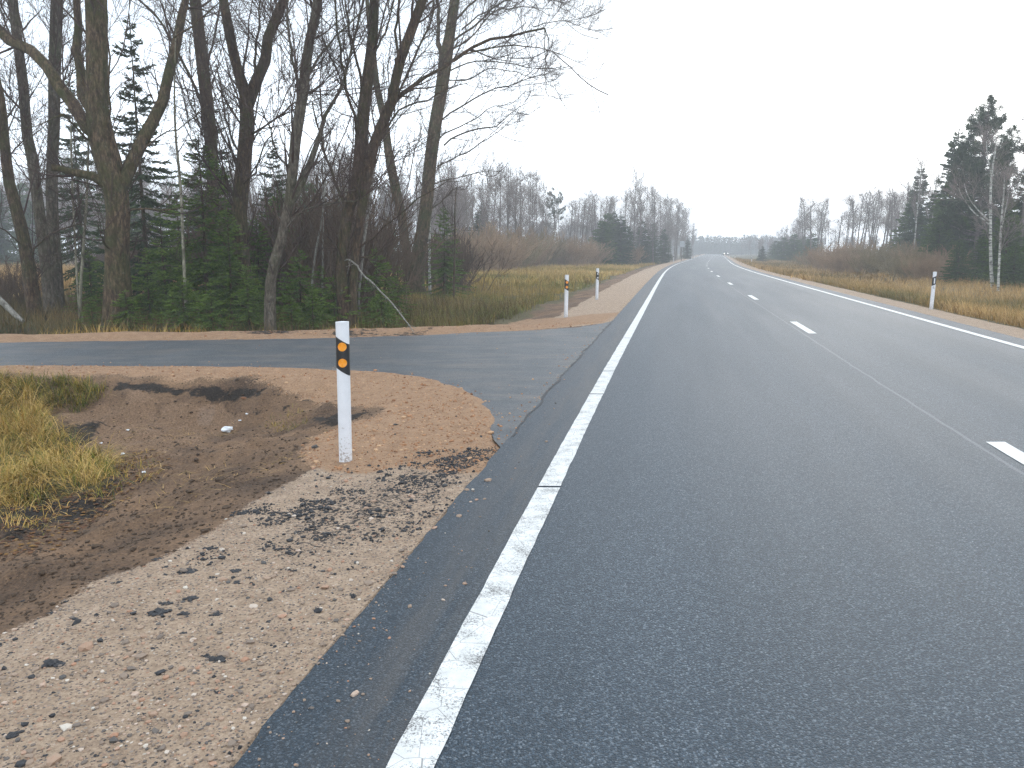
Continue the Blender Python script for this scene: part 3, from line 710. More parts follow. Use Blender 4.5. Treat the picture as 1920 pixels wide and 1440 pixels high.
# asphalt crumbs: dense in the dark patch, thin elsewhere
x, y = scatter_uv(150000, -3.2, -EDGE + .02, 1.9, 12, 1.5)
sd_ = sdist(x, y, tarp); n1 = fbm(x, y, 2.2, 4, 90)
n2 = fbm(x, y, 7, 3, 93); pr = np.clip(.40 - sd_ * 1.6 + n1 * 1.6, 0, 1) * (sd_ < .5) * np.clip(.25 + 2.2 * n2, .03, 1) * (sd_ * -1. > -.5) + .005
keep = (rng.random(len(x)) < pr) & (zone_at('gravel', x, y) > .4) & (dl(x, y) > .02); x, y = x[keep], y[keep]
mb = MB(); rocks(mb, np.stack([x, y, height(x, y)], -1), np.clip(np.exp(rng.normal(-5.1, .5, len(x))), .003, .022), .7, rough=.4)
t2 = poly_px([(740, 893), (800, 868), (860, 850), (930, 838), (936, 846), (890, 872), (820, 905), (760, 915)]); x, y = in_poly_pts(2600, t2); keep = (fbm(x, y, 6, 3, 99) + .1 > rng.uniform(-.3, .5, len(x))) & (dl(x, y) > .01); x, y = x[keep], y[keep]; rocks(mb, np.stack([x, y, height(x, y)], -1), np.clip(np.exp(rng.normal(-5.2, .4, len(x))), .003, .014), .7, rough=.4)
tag(mb.build('asphalt_crumbs', M['tar'], smooth=False), kind='stuff')
def lump(px, py, wpx, label=None, group=None, hgt=.55):
    p = on(px, py); s_ = wpx / 2 * p[1] / F
    b_ = MB(); k = max(4, int(9 + wpx / 4)); q = rng.normal(size=(k, 3)) * [s_ * .42, s_ * .34, 0]; q[0] = 0
    q[:, 2] = 0; r_ = s_ * rng.uniform(.22, .45, k); r_[0] = s_ * .5
    rocks(b_, q, r_, hgt, rough=.35)
    o = b_.build('asphalt_lump', M['tar'], smooth=False, loc=p - [0, 0, s_ * .04]); tag(o, label, 'asphalt lump', group)
big = [(97, 1246, 50, 'largest black asphalt lump alone on the gravel near the lower left'), (22, 1380, 34, 'black asphalt lump at the lower left edge of the frame'), (300, 1148, 40, 'wide black asphalt lump in the middle cluster on the gravel'),
       (310, 1133, 26, 'flat black lump just behind the wide one in the cluster'), (393, 1030, 26, 'rounded black lump near the soil border of the gravel'), (440, 1072, 26, 'arched black lump right of the clay patch'),
       (352, 1072, 36, 'long flat dark lump lying on the pale gravel'), (294, 1049, 18, 'black lump on the seam between soil and gravel'), (360, 1123, 28, 'elongated black lump at the right end of the cluster'),
       (347, 1152, 26, 'black lump in front of the elongated one'), (405, 1152, 24, 'black lump alone right of the cluster'), (222, 1092, 17, 'small black lump beside white pebbles at the soil edge'),
       (408, 1236, 38, 'knobbly black lump near the lower asphalt edge'), (388, 1230, 22, 'small black crumb cluster left of the knobbly lump'), (443, 1093, 22, 'dark angular lump below the arched one')]
for a in big: lump(*a)
for px, py, wp in [(45, 1127, 15), (80, 1130, 12), (98, 1150, 16), (125, 1128, 12), (25, 1193, 10), (22, 1224, 12), (160, 1230, 10), (262, 1105, 9), (288, 1216, 12), (343, 1187, 16), (181, 1152, 14), (310, 1064, 12), (311, 1078, 12), (400, 1083, 14), (467, 1083, 12), (490, 1030, 10), (552, 1070, 12), (530, 1048, 9), (468, 1255, 13), (485, 1232, 13), (298, 1310, 12), (370, 1334, 14), (410, 1298, 16), (270, 1340, 11), (88, 1417, 14), (228, 1390, 12), (180, 1418, 12), (145, 1408, 10), (505, 1165, 12), (530, 1110, 11), (560, 1100, 12), (455, 1000, 10), (500, 985, 10), (540, 975, 9), (610, 1000, 14), (560, 1020, 13), (520, 1030, 12), (655, 1010, 14), (700, 990, 14)]:
    lump(px, py, wp, 'small black asphalt lump scattered on the pale gravel shoulder', 'small asphalt lumps on the shoulder')
# litter
def crumple(px, py, wpx, name, mat, label, cat, group=None, sc=1.):
    p = on(px, py); s_ = wpx / 2 * p[1] / F; bm = bmesh.new(); bmesh.ops.create_icosphere(bm, subdivisions=2, radius=1)
    for v in bm.verts: v.co *= 1 + random.uniform(-.38, .38); v.co.z *= .6; v.co.x *= 1.15
    for v in bm.verts: v.co *= s_; v.co.z += s_ * .35
    me = bpy.data.meshes.new(name); bm.to_mesh(me); bm.free(); me.materials.append(mat)
    o = bpy.data.objects.new(name, me); COL.objects.link(o); o.location = p; tag(o, label, cat, group)
paper = mat_plain('crumpled_paper', (.82, .84, .86), .7, .3, .05)
crumple(426, 808, 20, 'paper_scrap', paper, 'crumpled white paper lying in the ditch mud', 'litter')
crumple(1083, 541, 4.5, 'paper_scrap', paper, 'white litter speck in the grass left of the far white post', 'litter')
for px, py, wp in ((240, 807, 5), (190, 832, 5), (270, 887, 6), (230, 852, 6), (450, 790, 5), (463, 778, 5)):
    crumple(px, py, wp, 'paper_bit', paper, 'tiny white bit of litter in the ditch mud', 'litter', 'white bits in the ditch')
crumple(457, 749, 9, 'field_stone', M['ostone'], 'pinkish stone at the top right of the ditch bank', 'stone')
crumple(590, 840, 12, 'field_stone', M['stone'], 'pale flat stone left of the nearest post', 'stone')

# ------------------------------------------------------------------ grass
def ribbons(mb, P, az, ln, l0, l1, wd, tint, K=4):
    """blades: lean goes from l0 to l1 (radians from vertical) along the length"""
    n = len(P); P = np.asarray(P, float)
    d = np.stack([np.cos(az), np.sin(az), az * 0], -1); sd_ = np.stack([-np.sin(az), np.cos(az), az * 0], -1)
    pts = [P]
    for k in range(1, K):
        t = (k - .5) / (K - 1); a = (l0 + (l1 - l0) * t)[:, None]; pts.append(pts[-1] + (d * np.sin(a) + np.array([0, 0, 1.]) * np.cos(a)) * (ln / (K - 1))[:, None])
    V = []
    for k in range(K - 1):
        w_ = (wd * (1 - .75 * k / (K - 1)))[:, None] * .5; V += [pts[k] - sd_ * w_, pts[k] + sd_ * w_]
    V.append(pts[-1]); V = np.stack(V, 1); m = V.shape[1]; b0 = (np.arange(n) * m)[:, None]
    q = np.concatenate([b0 + np.array([[2 * k, 2 * k + 1, 2 * k + 3, 2 * k + 2]]) for k in range(K - 2)])
    t3 = b0 + np.array([[m - 3, m - 2, m - 1]])
    mb.add(V.reshape(-1, 3), t3, q, np.repeat(tint, m))
def tufts(mb, x, y, n_per, spread, hmin, hmax, wd, lean, tint0, tvar, K=4, zoff=0., az0=None, azs=3.14, swirl=1.3):
    n = len(x); X = np.repeat(x, n_per) + rng.normal(size=n * n_per) * spread; Y = np.repeat(y, n_per) + rng.normal(size=n * n_per) * spread
    Z = height(X, Y) + zoff - .01
    az = np.repeat(rng.uniform(0, 6.28, n) + 2 * fbm(x, y, 1.5, 2, 3), n_per) + rng.normal(size=n * n_per) * swirl if az0 is None else az0 + rng.normal(size=n * n_per) * azs
    hs = np.repeat(.65 + .5 * rng.random(n), n_per) * (hmin + (hmax - hmin) * rng.random(n * n_per))
    l0 = np.abs(rng.normal(size=n * n_per)) * lean * .5; l1 = l0 + lean * (.6 + rng.random(n * n_per))
    tt = np.clip(np.repeat(np.broadcast_to(tint0, (n,)) + rng.normal(size=n) * tvar * .6, n_per) + rng.normal(size=n * n_per) * tvar, 0, 1)
    ribbons(mb, np.stack([X, Y, Z], -1), az, hs, l0, l1, wd * (.6 + .8 * rng.random(n * n_per)) * np.ones(n * n_per), tt, K)
# tall wet grass at the left ditch
clump = poly_px([(-420, 700), (-60, 706), (20, 716), (60, 742), (90, 800), (150, 850), (215, 868), (200, 900), (110, 930), (40, 948), (-120, 970), (-500, 1050)])
mb = MB(); x, y = in_poly_pts(1500, clump)
tufts(mb, x, y, 24, .06, .18, .50, .006, 1.75, .58, .26, K=7, swirl=.5)
x, y = in_poly_pts(260, poly_px([(-420, 700), (-60, 706), (40, 720), (70, 780), (60, 830), (-120, 860), (-400, 900)]))
tufts(mb, x, y, 24, .05, .35, .72, .006, 1.2, .70, .2, K=7, swirl=.6)
x, y = in_poly_pts(420, clump); tufts(mb, x, y, 16, .04, .10, .28, .007, .8, .08, .12, K=5)
tag(mb.build('tall_grass', M['grass']), kind='stuff')
mb = MB(); x, y = in_poly_pts(120, poly_px([(20, 716), (140, 715), (200, 735), (160, 765), (60, 760)])); tufts(mb, x, y, 16, .05, .08, .26, .007, .9, .15, .2, K=5)
x, y = in_poly_pts(90, poly_px([(180, 870), (260, 850), (300, 880), (230, 930), (60, 1010), (0, 1010), (0, 950)])); tufts(mb, x, y, 9, .06, .06, .2, .006, 1.3, .6, .25, K=5)
x, y = in_poly_pts(26, poly_px([(500, 790), (560, 770), (580, 795), (520, 810)])); tufts(mb, x, y, 12, .04, .04, .12, .005, 1., .3, .2, K=4)
tag(mb.build('grass_patch', M['grass']), kind='stuff')
# yellow fringe beyond the side road
mb = MB(); n = 620; x = rng.uniform(-9.5, -2.2, n); far_y = np.interp(x, np.array(far_w)[::-1][:, 0], np.array(far_w)[::-1][:, 1]); y = far_y + rng.uniform(.95, 1.9, n)
kp = fbm(x, y, .7, 2, 70) + .25 > rng.uniform(0, .5, n); x, y = x[kp], y[kp]
tufts(mb, x, y, 16, .08, .10, .36, .010, .7, .66, .18, K=4)
tag(mb.build('verge_grass', M['grass']), kind='stuff')
# rough grass of the open ground farther left
mb = MB(); n = 9000; y = rng.uniform(1.5, 60, n); x = -(y * .66 + 1.0) - 34 * rng.random(n) ** 1.3
fy = np.interp(x, np.array(far_w)[::-1][:, 0], np.array(far_w)[::-1][:, 1]); ny = np.interp(x, np.array(near_w)[:, 0], np.array(near_w)[:, 1]); kp = (y > fy + 1.2) | (y < ny - 1.2); x, y = x[kp], y[kp]
q_ = y > 15; k2 = (y < 12) & (dl(x, y) > 4.2 + fbm(x, y, .8, 2, 4))
tufts(mb, x[q_], y[q_], 9, .22, .15, .5, .02, .9, np.clip(.5 + .6 * fbm(x[q_], y[q_], .2, 3, 81), 0, 1), .2, K=4)
xn = rng.uniform(-16, -1.5, 5200); yn = rng.uniform(.8, 11, 5200); k2 = (xn < -(yn * .66 + 1.)) & (dl(xn, yn) > 4.4 + fbm(xn, yn, .8, 2, 4)) & (yn < np.interp(xn, np.array(near_w)[:, 0], np.array(near_w)[:, 1]) - 1.2); xn, yn = xn[k2], yn[k2]
tufts(mb, xn, yn, 18, .07, .12, .42, .007, 1.4, np.clip(.45 + .6 * fbm(xn, yn, .6, 3, 81), 0, 1), .2, K=5, swirl=.6)
tag(mb.build('rough_grass', M['meadow']), kind='stuff')
# brown undergrowth between the trees
mb = MB(); n = 5200; x = rng.uniform(-20, 3.2, n); y = rng.uniform(16.2, 31, n); fy = np.interp(x, np.array(far_w)[::-1][:, 0], np.array(far_w)[::-1][:, 1])
kp = (y > fy + 1.35) & (dl(x, y) > 3.6 + fbm(x, y, .5, 2, 5)); x, y = x[kp], y[kp]
tufts(mb, x, y, 9, .16, .18, .62, .013, .55, np.clip(.45 + .5 * fbm(x, y, .4, 3, 33), 0, 1), .18, K=4)
tag(mb.build('undergrowth', M['weed']), kind='stuff')
# left meadow
mb = MB(); n = 19000; y = 19 * (140 / 19.) ** rng.random(n); d_ = 3.3 + 34 * rng.random(n) ** 1.2; x = LX(y) - EDGE - d_ / CA
kp = (d_ < 5 + (y - 16) * .62) & (d_ > 3.6 + .9 * fbm(x, y, .45, 3, 50)); x, y, d_ = x[kp], y[kp], d_[kp]
far = y > 45
t0 = np.clip(.42 + .9 * fbm(x, y, .11, 3, 12) - .1 * (y < 32) + .006 * (y - 30), 0, 1)
tufts(mb, x[~far], y[~far], 13, .15, .16, .48, .014, .7, t0[~far], .16, K=4, swirl=.7)
tufts(mb, x[far], y[far], 8, .3, .3, .6, .04, .7, t0[far], .16, K=3)
tag(mb.build('meadow_grass', M['meadow']), kind='stuff')
mb = MB(); n = 900; y = 18 * (60 / 18.) ** rng.random(n); d_ = rng.uniform(3.4, 14, n); x = LX(y) - EDGE - d_ / CA; kp = (d_ < 5 + (y - 16) * .4); x, y = x[kp], y[kp]
tufts(mb, x, y, 5, .2, .35, .85, .010, .25, .5, .2, K=4)
tag(mb.build('dry_weeds', M['weed']), kind='stuff')
# golden verge right of the road
mb = MB(); n = 17000; y = 11 * (190 / 11.) ** rng.random(n); r_ = 1.55 + 30 * rng.random(n) ** 1.6; x = LX(y) + WID + EDGE + r_ / CA
kp = (r_ < 6 + y * .45) & (r_ > 1.55 + .5 * fbm(x, y, 1.2, 3, 51)); x, y, r_ = x[kp], y[kp], r_[kp]; far = y > 50
t0 = np.clip(.52 + .8 * fbm(x, y, .13, 3, 18) - .0025 * (y - 40) * 0, 0, 1)
tufts(mb, x[~far], y[~far], 15, .17, .22, .66, .013, .75, t0[~far], .15, K=4, az0=2.2, azs=1.3)
tufts(mb, x[far], y[far], 8, .35, .3, .65, .045, .8, t0[far], .15, K=3)
tag(mb.build('roadside_grass', M['sedge']), kind='stuff')
# pale field seen between the left trunks
mb = MB(); n = 5200; y = rng.uniform(33, 78, n); x = -(y * rng.uniform(.38, .78, n))
tufts(mb, x, y, 9, .35, .4, .95, .05, .5, .8, .15, K=3)
tag(mb.build('field_grass', M['sedge']), kind='stuff')
mb = MB(); x, y = in_poly_pts(900, poly_px([(0, 960), (120, 760), (260, 730), (480, 735), (640, 790), (560, 870), (300, 980), (0, 1150)]))
kp = fbm(x, y, 1.3, 3, 64) > -.05; x, y = x[kp], y[kp]; m = len(x)
ribbons(mb, np.stack([x, y, height(x, y) + .012], -1), rng.uniform(0, 6.28, m), rng.uniform(.04, .22, m), np.full(m, 1.35), rng.uniform(1.45, 1.75, m), np.full(m, .005), rng.uniform(.3, 1, m), K=4)
tag(mb.build('dead_stalks', M['sedge']), kind='stuff')
# leaf litter on the ground near the ditch
mb = MB(); x, y = in_poly_pts(1300, poly_px([(-100, 940), (180, 920), (270, 840), (330, 860), (220, 950), (60, 1040), (-100, 1080)]))
Z = height(x, y) + .008; rocks(mb, np.stack([x, y, Z], -1), rng.uniform(.008, .024, len(x)), .18, rough=.3)
tag(mb.build('leaf_litter', M['leaf'], smooth=False), kind='stuff')

# ------------------------------------------------------------------ tall bare trees, limbs traced one by one
def near_tree(name, label, Y, trunks, limbs, bark='bark', n=(26, 240, 1700, 3000), seed=1, group=None, sides=10, twig='twig', lenf=1., depth_sign=None, ang=(22, 55), limbf=1.):
    rg = np.random.default_rng(seed); n = (int(n[0] * .85), int(n[1] * .75), int(n[2] * .75), int(n[3] * .8))
    g0 = at(trunks[0][0][0], trunks[0][0][1], Y); base = np.array([g0[0], Y, gz(g0[0], Y)])
    t = empty(name, base); tag(t, label, 'tree', group)
    tk = MB(); allP = []; allR = []
    def line(pts, drift, root=False):
        L_ = len(pts); yy = Y + drift * (np.linspace(0, 1, L_) ** 1.2)
        P = np.array([at(p[0], p[1], q) for p, q in zip(pts, yy)]); r_ = np.array([p[2] for p in pts]) * yy / F
        if root:
            gzz = gz(P[0, 0], P[0, 1]); 
            if P[0, 2] > gzz + .1:
                P = np.vstack([[P[0, 0], P[0, 1], gzz - .25], [P[0, 0], P[0, 1], gzz + .05], P]); r_ = np.concatenate([[r_[0] * 1.55, r_[0] * 1.3], r_])
            else: P = np.vstack([P[0] - [0, 0, .5], P]); r_ = np.concatenate([[r_[0] * 1.4], r_])
        return P, r_
    for i, pts in enumerate(trunks):
        P, r_ = line(pts, 0 if i == 0 else rg.uniform(-1.2, 1.2), root=(i == 0 or pts[0][1] > 500))
        P, r_ = resample(P, r_, 22); r_ = r_ * (1 + .09 * vnoise(np.arange(22), np.arange(22) * 0, .7, seed + i))
        tubes(tk, (P - base)[None], r_[None], sides); A, B_ = resample(P, r_, 12); allP.append(A); allR.append(B_)
    LP = []; LR = []
    for i, pts in enumerate(limbs):
        P, r_ = line(pts, rg.uniform(-2.2, 2.2)); r_ = r_ * limbf; q_ = np.array([p[2] for p in pts]); r_ = r_ * (.55 + .45 * sst(5, 8, q_)); P, r_ = resample(P, r_, 12)
        big_ = r_[0] > .05
        P[1:-1] += rg.normal(size=(10, 3)) * np.linalg.norm(P[-1] - P[0]) * .006
        tubes(tk, (P - base)[None], r_[None], 7 if big_ else 5); allP.append(P); allR.append(r_)
    tk.build('trunk', M[bark], t)
    P0 = np.array(allP); R0 = np.array(allR)
    cr = MB(); top = P0[:, :, 2].max()
    a, b_ = sprout(rg, P0, np.minimum(R0, .07), n[0], 1.4 * lenf, 3.1 * lenf, 7, ang, .35, .22, .45, .012, .10, tmax=.82)
    a[..., 2] = np.maximum(a[..., 2], base[2] + .3); tubes(cr, a - base, b_, 4)
    src = np.concatenate([a, P0[:, np.linspace(0, 11, 7).astype(int)]]); sr = np.concatenate([b_, np.minimum(R0[:, np.linspace(0, 11, 7).astype(int)], .04)])
    a2, b2 = sprout(rg, src, sr, n[1], .7 * lenf, 1.9 * lenf, 6, (25, 60), .30, .15, .5, .006, .12); tubes(cr, a2 - base, b2, 4)
    a3, b3 = sprout(rg, a2, b2, n[2], .35, 1.0, 5, (25, 60), .2, .1, .6, .0042, .14); tubes(cr, a3 - base, b3, 3)
    a4, b4 = sprout(rg, a3, b3, n[3], .15, .5, 4, (25, 60), .1, .1, .7, .0034, .16); tubes(cr, a4 - base, b4, 3)
    cr.build('crown', M[twig], t)
    return t, base
near_tree('bare_tree', 'dark slanting trunk at the left edge leaning out of the frame', 21.5,
    [[(67, 591, 15), (58, 533, 13), (49, 471, 12), (33, 400, 11), (18, 347, 10), (9, 275, 9), (0, 191, 9), (-22, 90, 8), (-50, -60, 6), (-80, -260, 3)]],
    [[(52, 500, 3.2), (70, 458, 3), (110, 432, 2.8), (152, 417, 2.2), (165, 432, 1.2)], [(49, 471, 3), (20, 440, 2.4), (-20, 415, 2)]], 'bark_dark', (14, 110, 700, 1100), 11)
near_tree('bare_tree', 'slim grey trunk curving up behind the big mossy limb, second from left', 23.5,
    [[(98, 580, 15), (91, 524, 12), (80, 444, 10), (69, 364, 10), (58, 275, 9.5), (50, 250, 9), (46, 187, 9), (40, 133, 8.5), (31, 62, 8), (24, 0, 8), (12, -150, 6), (0, -380, 3)]],
    [[(60, 290, 3), (40, 230, 2.2), (0, 205, 1.6)]], 'bark_grey', (16, 130, 800, 1200), 12)
near_tree('bare_tree', 'straight smooth grey trunk left of the big forked tree', 24.5,
    [[(108, 582, 14), (104, 500, 11.5), (99, 420, 10.5), (97, 330, 10), (101, 250, 10), (102, 160, 10), (104, 80, 10), (107, 0, 10), (112, -160, 8), (118, -400, 4)]],
    [[(104, 200, 3), (130, 150, 2), (160, 90, 1.4)], [(106, 20, 5), (118, -10, 4), (140, -90, 2)]], 'bark_grey', (18, 140, 800, 1200), 13)
near_tree('forked_tree', 'biggest mossy tree with thick limb reaching out to the upper left', 19.5,
    [[(222, 596, 28), (220, 520, 23), (220, 444, 21), (221, 378, 21), (209, 324, 23), (192, 267, 23), (182, 200, 20), (182, 90, 18.5), (180, 0, 18), (176, -180, 14), (188, -440, 5)]],
    [[(196, 262, 14), (176, 238, 12), (150, 212, 11.5), (110, 162, 11), (75, 120, 10), (40, 86, 9.5), (0, 55, 9), (-60, 5, 7), (-150, -90, 3)],
     [(176, 215, 10), (154, 170, 8.5), (147, 120, 8), (142, 60, 7.5), (144, 0, 7), (138, -120, 4), (131, -260, 2)],
     [(228, 345, 14), (248, 300, 12), (266, 268, 11.5), (285, 232, 11), (300, 190, 10), (315, 140, 9), (325, 92, 9), (336, 45, 8), (345, 0, 7), (362, -130, 4), (370, -260, 2)],
     [(218, 368, 10), (192, 342, 9.5), (165, 328, 8), (130, 322, 7), (96, 314, 7)],
     [(234, 405, 4), (248, 393, 3.6), (275, 391, 3), (310, 395, 2.2), (345, 388, 1.5)],
     [(206, 300, 5), (205, 250, 4), (204, 180, 3.5), (203, 100, 3), (201, 30, 3), (205, -80, 2)],
     [(200, 275, 5), (165, 262, 4), (135, 232, 3.4), (112, 215, 3), (70, 235, 1.5), (0, 248, 1)],
     [(327, 70, 4), (345, 60, 3), (380, 30, 2.5), (410, 5, 2), (460, -40, 1)],
     [(262, 285, 3), (300, 255, 2.4), (345, 235, 2), (400, 185, 1.5), (430, 160, 1)],
     [(210, 470, 3), (198, 462, 3), (188, 440, 2.5), (183, 415, 1.5)]], 'bark', (40, 330, 1900, 3000), 14, sides=14)
near_tree('bare_tree', 'upright dark trunk standing behind the right limb of the big forked tree', 27,
    [[(412, 590, 13), (404, 480, 11), (400, 400, 10.5), (398, 300, 10.5), (391, 220, 11), (381, 130, 11), (372, 50, 10.5), (366, 0, 10), (355, -160, 7), (345, -380, 3)]],
    [[(394, 240, 6), (372, 180, 5), (348, 130, 4.5), (318, 70, 4), (290, 30, 3.5), (255, -10, 3), (200, -90, 1.5)], [(398, 310, 4), (380, 250, 3), (355, 190, 2.5), (342, 140, 2)],
     [(383, 140, 4), (400, 80, 3.4), (412, 20, 3), (425, -60, 2)]], 'bark_dark', (26, 220, 1300, 2000), 15)
near_tree('forked_tree', 'reddish brown trunk forking high into a wide V, mid left', 21.5,
    [[(464, 606, 19), (456, 520, 16), (449, 440, 15), (450, 370, 14.5), (458, 300, 14), (462, 240, 13.5), (464, 192, 13), (448, 140, 9.5), (436, 90, 9), (426, 40, 8.5), (419, 0, 8), (404, -150, 4), (395, -280, 2)]],
    [[(463, 200, 12), (478, 155, 10.5), (494, 112, 10), (505, 70, 9.5), (520, 30, 9), (533, 0, 8.5), (552, -120, 5), (565, -300, 2)],
     [(478, 155, 5), (478, 90, 4), (486, 40, 3.4), (490, -30, 2.5)], [(455, 300, 4), (430, 250, 3.4), (418, 190, 3), (405, 120, 2)],
     [(460, 262, 4), (500, 235, 3.5), (560, 190, 3), (610, 150, 2.2), (650, 110, 1.4)], [(452, 350, 4), (480, 320, 3), (498, 270, 2.4), (520, 235, 1.6)]], 'bark_dark', (34, 280, 1700, 2600), 16, sides=12)
near_tree('leaning_tree', 'slender grey barked trunk rising from the grassy verge edge, forking halfway', 18.9,
    [[(507, 620, 12), (506, 580, 10.5), (507, 533, 10), (516, 485, 9.5), (529, 444, 9), (542, 378, 9), (549, 320, 9.5), (552, 280, 10), (560, 225, 10), (570, 160, 9.5), (576, 100, 9), (588, 44, 8.5), (596, 0, 8), (612, -140, 5), (620, -320, 2)]],
    [[(540, 390, 8), (562, 345, 7.5), (583, 312, 7), (597, 280, 6.5), (608, 230, 6), (628, 180, 5), (650, 115, 4.5), (668, 60, 4), (690, -10, 3), (720, -120, 1.5)],
     [(566, 190, 6), (556, 140, 5), (546, 90, 4.5), (540, 40, 4), (534, -30, 3)], [(573, 150, 5), (590, 120, 4.5), (610, 90, 4), (640, 60, 3), (690, 10, 2)],
     [(532, 440, 4), (560, 400, 3), (600, 385, 2.6), (660, 375, 2), (720, 345, 1)], [(549, 320, 4), (520, 290, 3), (505, 240, 2.5), (490, 200, 1.5)]], 'bark_grey', (32, 260, 1500, 2500), 17, sides=12)
hb, hbase = near_tree('forked_tree', 'dark many stemmed tree behind the nearest post with a long branch over the road', 20.4,
    [[(648, 598, 15), (643, 560, 12), (640, 520, 11), (643, 467, 10.5), (651, 400, 11), (662, 365, 12), (672, 335, 13), (677, 267, 12.5), (684, 187, 11.5), (692, 130, 10.5), (698, 80, 9.5), (702, 0, 8.5), (706, -150, 5), (712, -320, 2)],
     [(660, 600, 10), (662, 540, 8), (666, 480, 7.5), (674, 420, 8), (682, 370, 9), (693, 305, 10), (708, 252, 9.5), (733, 196, 9.5), (741, 155, 9), (748, 120, 9), (760, 85, 9), (773, 53, 9), (785, 20, 8.5), (797, -10, 8), (825, -120, 5), (845, -260, 2)]],
    [[(706, 255, 6.5), (722, 220, 6), (744, 178, 6), (778, 153, 5.5), (806, 138, 5.2), (833, 127, 5.2), (850, 114, 5), (864, 104, 5), (900, 78, 5), (933, 71, 4.5), (967, 64, 4), (1000, 57, 3.4), (1022, 53, 3)],
     [(1021, 54, 1.8), (1022, 95, 1.4), (1022, 130, 1.2), (1023, 165, 1.), (1031, 189, .8)], [(1022, 54, 1.8), (1028, 75, 1.4), (1025, 105, 1.2), (1018, 125, 1.), (1015, 140, .7)],
     [(850, 116, 3.2), (880, 102, 3), (905, 92, 2.8), (935, 90, 2.4), (968, 85, 2.2), (1000, 90, 1.8), (1040, 98, 1.4), (1065, 110, 1.1), (1100, 123, .7)],
     [(676, 270, 6), (664, 220, 5), (650, 170, 4.5), (640, 110, 4), (632, 50, 3.5), (628, -30, 2.5)], [(684, 180, 5), (672, 130, 4.5), (660, 80, 4), (652, 30, 3.5), (640, -50, 2)],
     [(655, 400, 6), (640, 360, 5), (622, 320, 4.5), (606, 280, 4), (596, 240, 3), (585, 190, 2)], [(748, 122, 5), (742, 70, 4.5), (745, 20, 4), (752, -60, 3)],
     [(720, 222, 4.5), (745, 180, 4), (768, 130, 4), (785, 90, 3.6), (805, 40, 3.2), (822, -20, 2.4)], [(712, 245, 4), (740, 195, 3.6), (772, 170, 3), (800, 165, 2.4), (833, 160, 2)],
     [(700, 280, 4), (735, 225, 3.6), (760, 200, 3), (800, 190, 2.6), (830, 170, 2), (880, 155, 1.2)], [(690, 120, 4), (712, 80, 3.4), (730, 40, 3), (742, -20, 2)],
     [(668, 470, 4), (700, 445, 3.4), (740, 410, 2.8), (780, 375, 2.2), (830, 345, 1.4), (860, 340, .8)], [(660, 480, 3), (700, 480, 2.6), (735, 440, 2), (760, 400, 1.4)]],
    'bark_dark', (46, 330, 2000, 3600), 18, sides=12)
near_tree('tall_tree', 'tall trunk farthest right of the bare trees, branches sweeping over the road', 35,
    [[(778, 535, 18), (780, 500, 15), (791, 444, 13), (800, 378, 12), (807, 302, 11.5), (818, 222, 11.5), (826, 180, 11.5), (832, 138, 12), (836, 108, 12), (842, 73, 10), (848, 33, 9), (853, 0, 8.5), (862, -90, 6), (870, -200, 3)],
     [(768, 535, 11), (762, 470, 9), (752, 400, 8.5), (740, 345, 8.5), (729, 289, 8), (720, 222, 7), (706, 160, 6), (700, 100, 5), (690, 20, 4), (684, -60, 2)]],
    [[(830, 120, 7), (823, 75, 6), (820, 22, 5.5), (817, -30, 5), (812, -120, 3)],
     [(827, 226, 3.4), (855, 205, 3.2), (889, 187, 3), (915, 172, 2.6), (944, 164, 2.4), (1002, 145, 1.8), (1030, 135, 1.4), (1068, 124, .8)],
     [(832, 273, 3.4), (856, 255, 3.2), (882, 244, 3), (922, 239, 2.4), (944, 222, 2), (978, 200, 1.2), (1000, 185, .7)],
     [(820, 312, 2.8), (850, 298, 2.6), (884, 280, 2.2), (910, 262, 1.8), (936, 246, 1.4), (962, 222, .9)],
     [(824, 258, 3), (845, 246, 2.7), (867, 235, 2.4), (890, 224, 2), (907, 212, 1.8), (925, 200, 1.5), (973, 189, .9)],
     [(842, 84, 4), (868, 62, 3.8), (896, 44, 3.4), (915, 20, 3), (940, 4, 2.6), (985, -5, 1.8), (1050, 5, 1.2), (1098, 28, .7)],
     [(843, 133, 3), (870, 120, 2.6), (900, 114, 2.4), (956, 120, 1.8), (1007, 130, 1.2), (1040, 128, .7)],
     [(852, 40, 4), (880, 10, 3.6), (905, -10, 3.2), (960, -60, 2)], [(838, 95, 3.4), (875, 75, 3), (925, 22, 2.4), (960, 15, 2), (1005, 16, 1.4), (1030, 30, .8)],
     [(866, 55, 3), (900, 28, 2.6), (940, 5, 2.2), (985, -10, 1.6), (1060, -10, 1.)],
     [(835, 150, 2.6), (880, 148, 2.2), (918, 130, 1.8), (975, 138, 1.3), (1010, 150, .8)], [(1000, 50, 2.), (1030, 42, 1.5), (1060, 40, 1.2), (1100, 43, .7)],
     [(815, 345, 2.6), (845, 336, 2.2), (880, 328, 1.6), (925, 318, .8)], [(806, 395, 2.6), (830, 375, 2.2), (850, 355, 1.6), (870, 350, .8)],
     [(752, 400, 3), (738, 360, 2.6), (700, 320, 2), (680, 300, 1)]],
    'bark', (60, 520, 3600, 6400), 19, sides=12, twig='twig', lenf=.95, ang=(20, 48), limbf=.9)

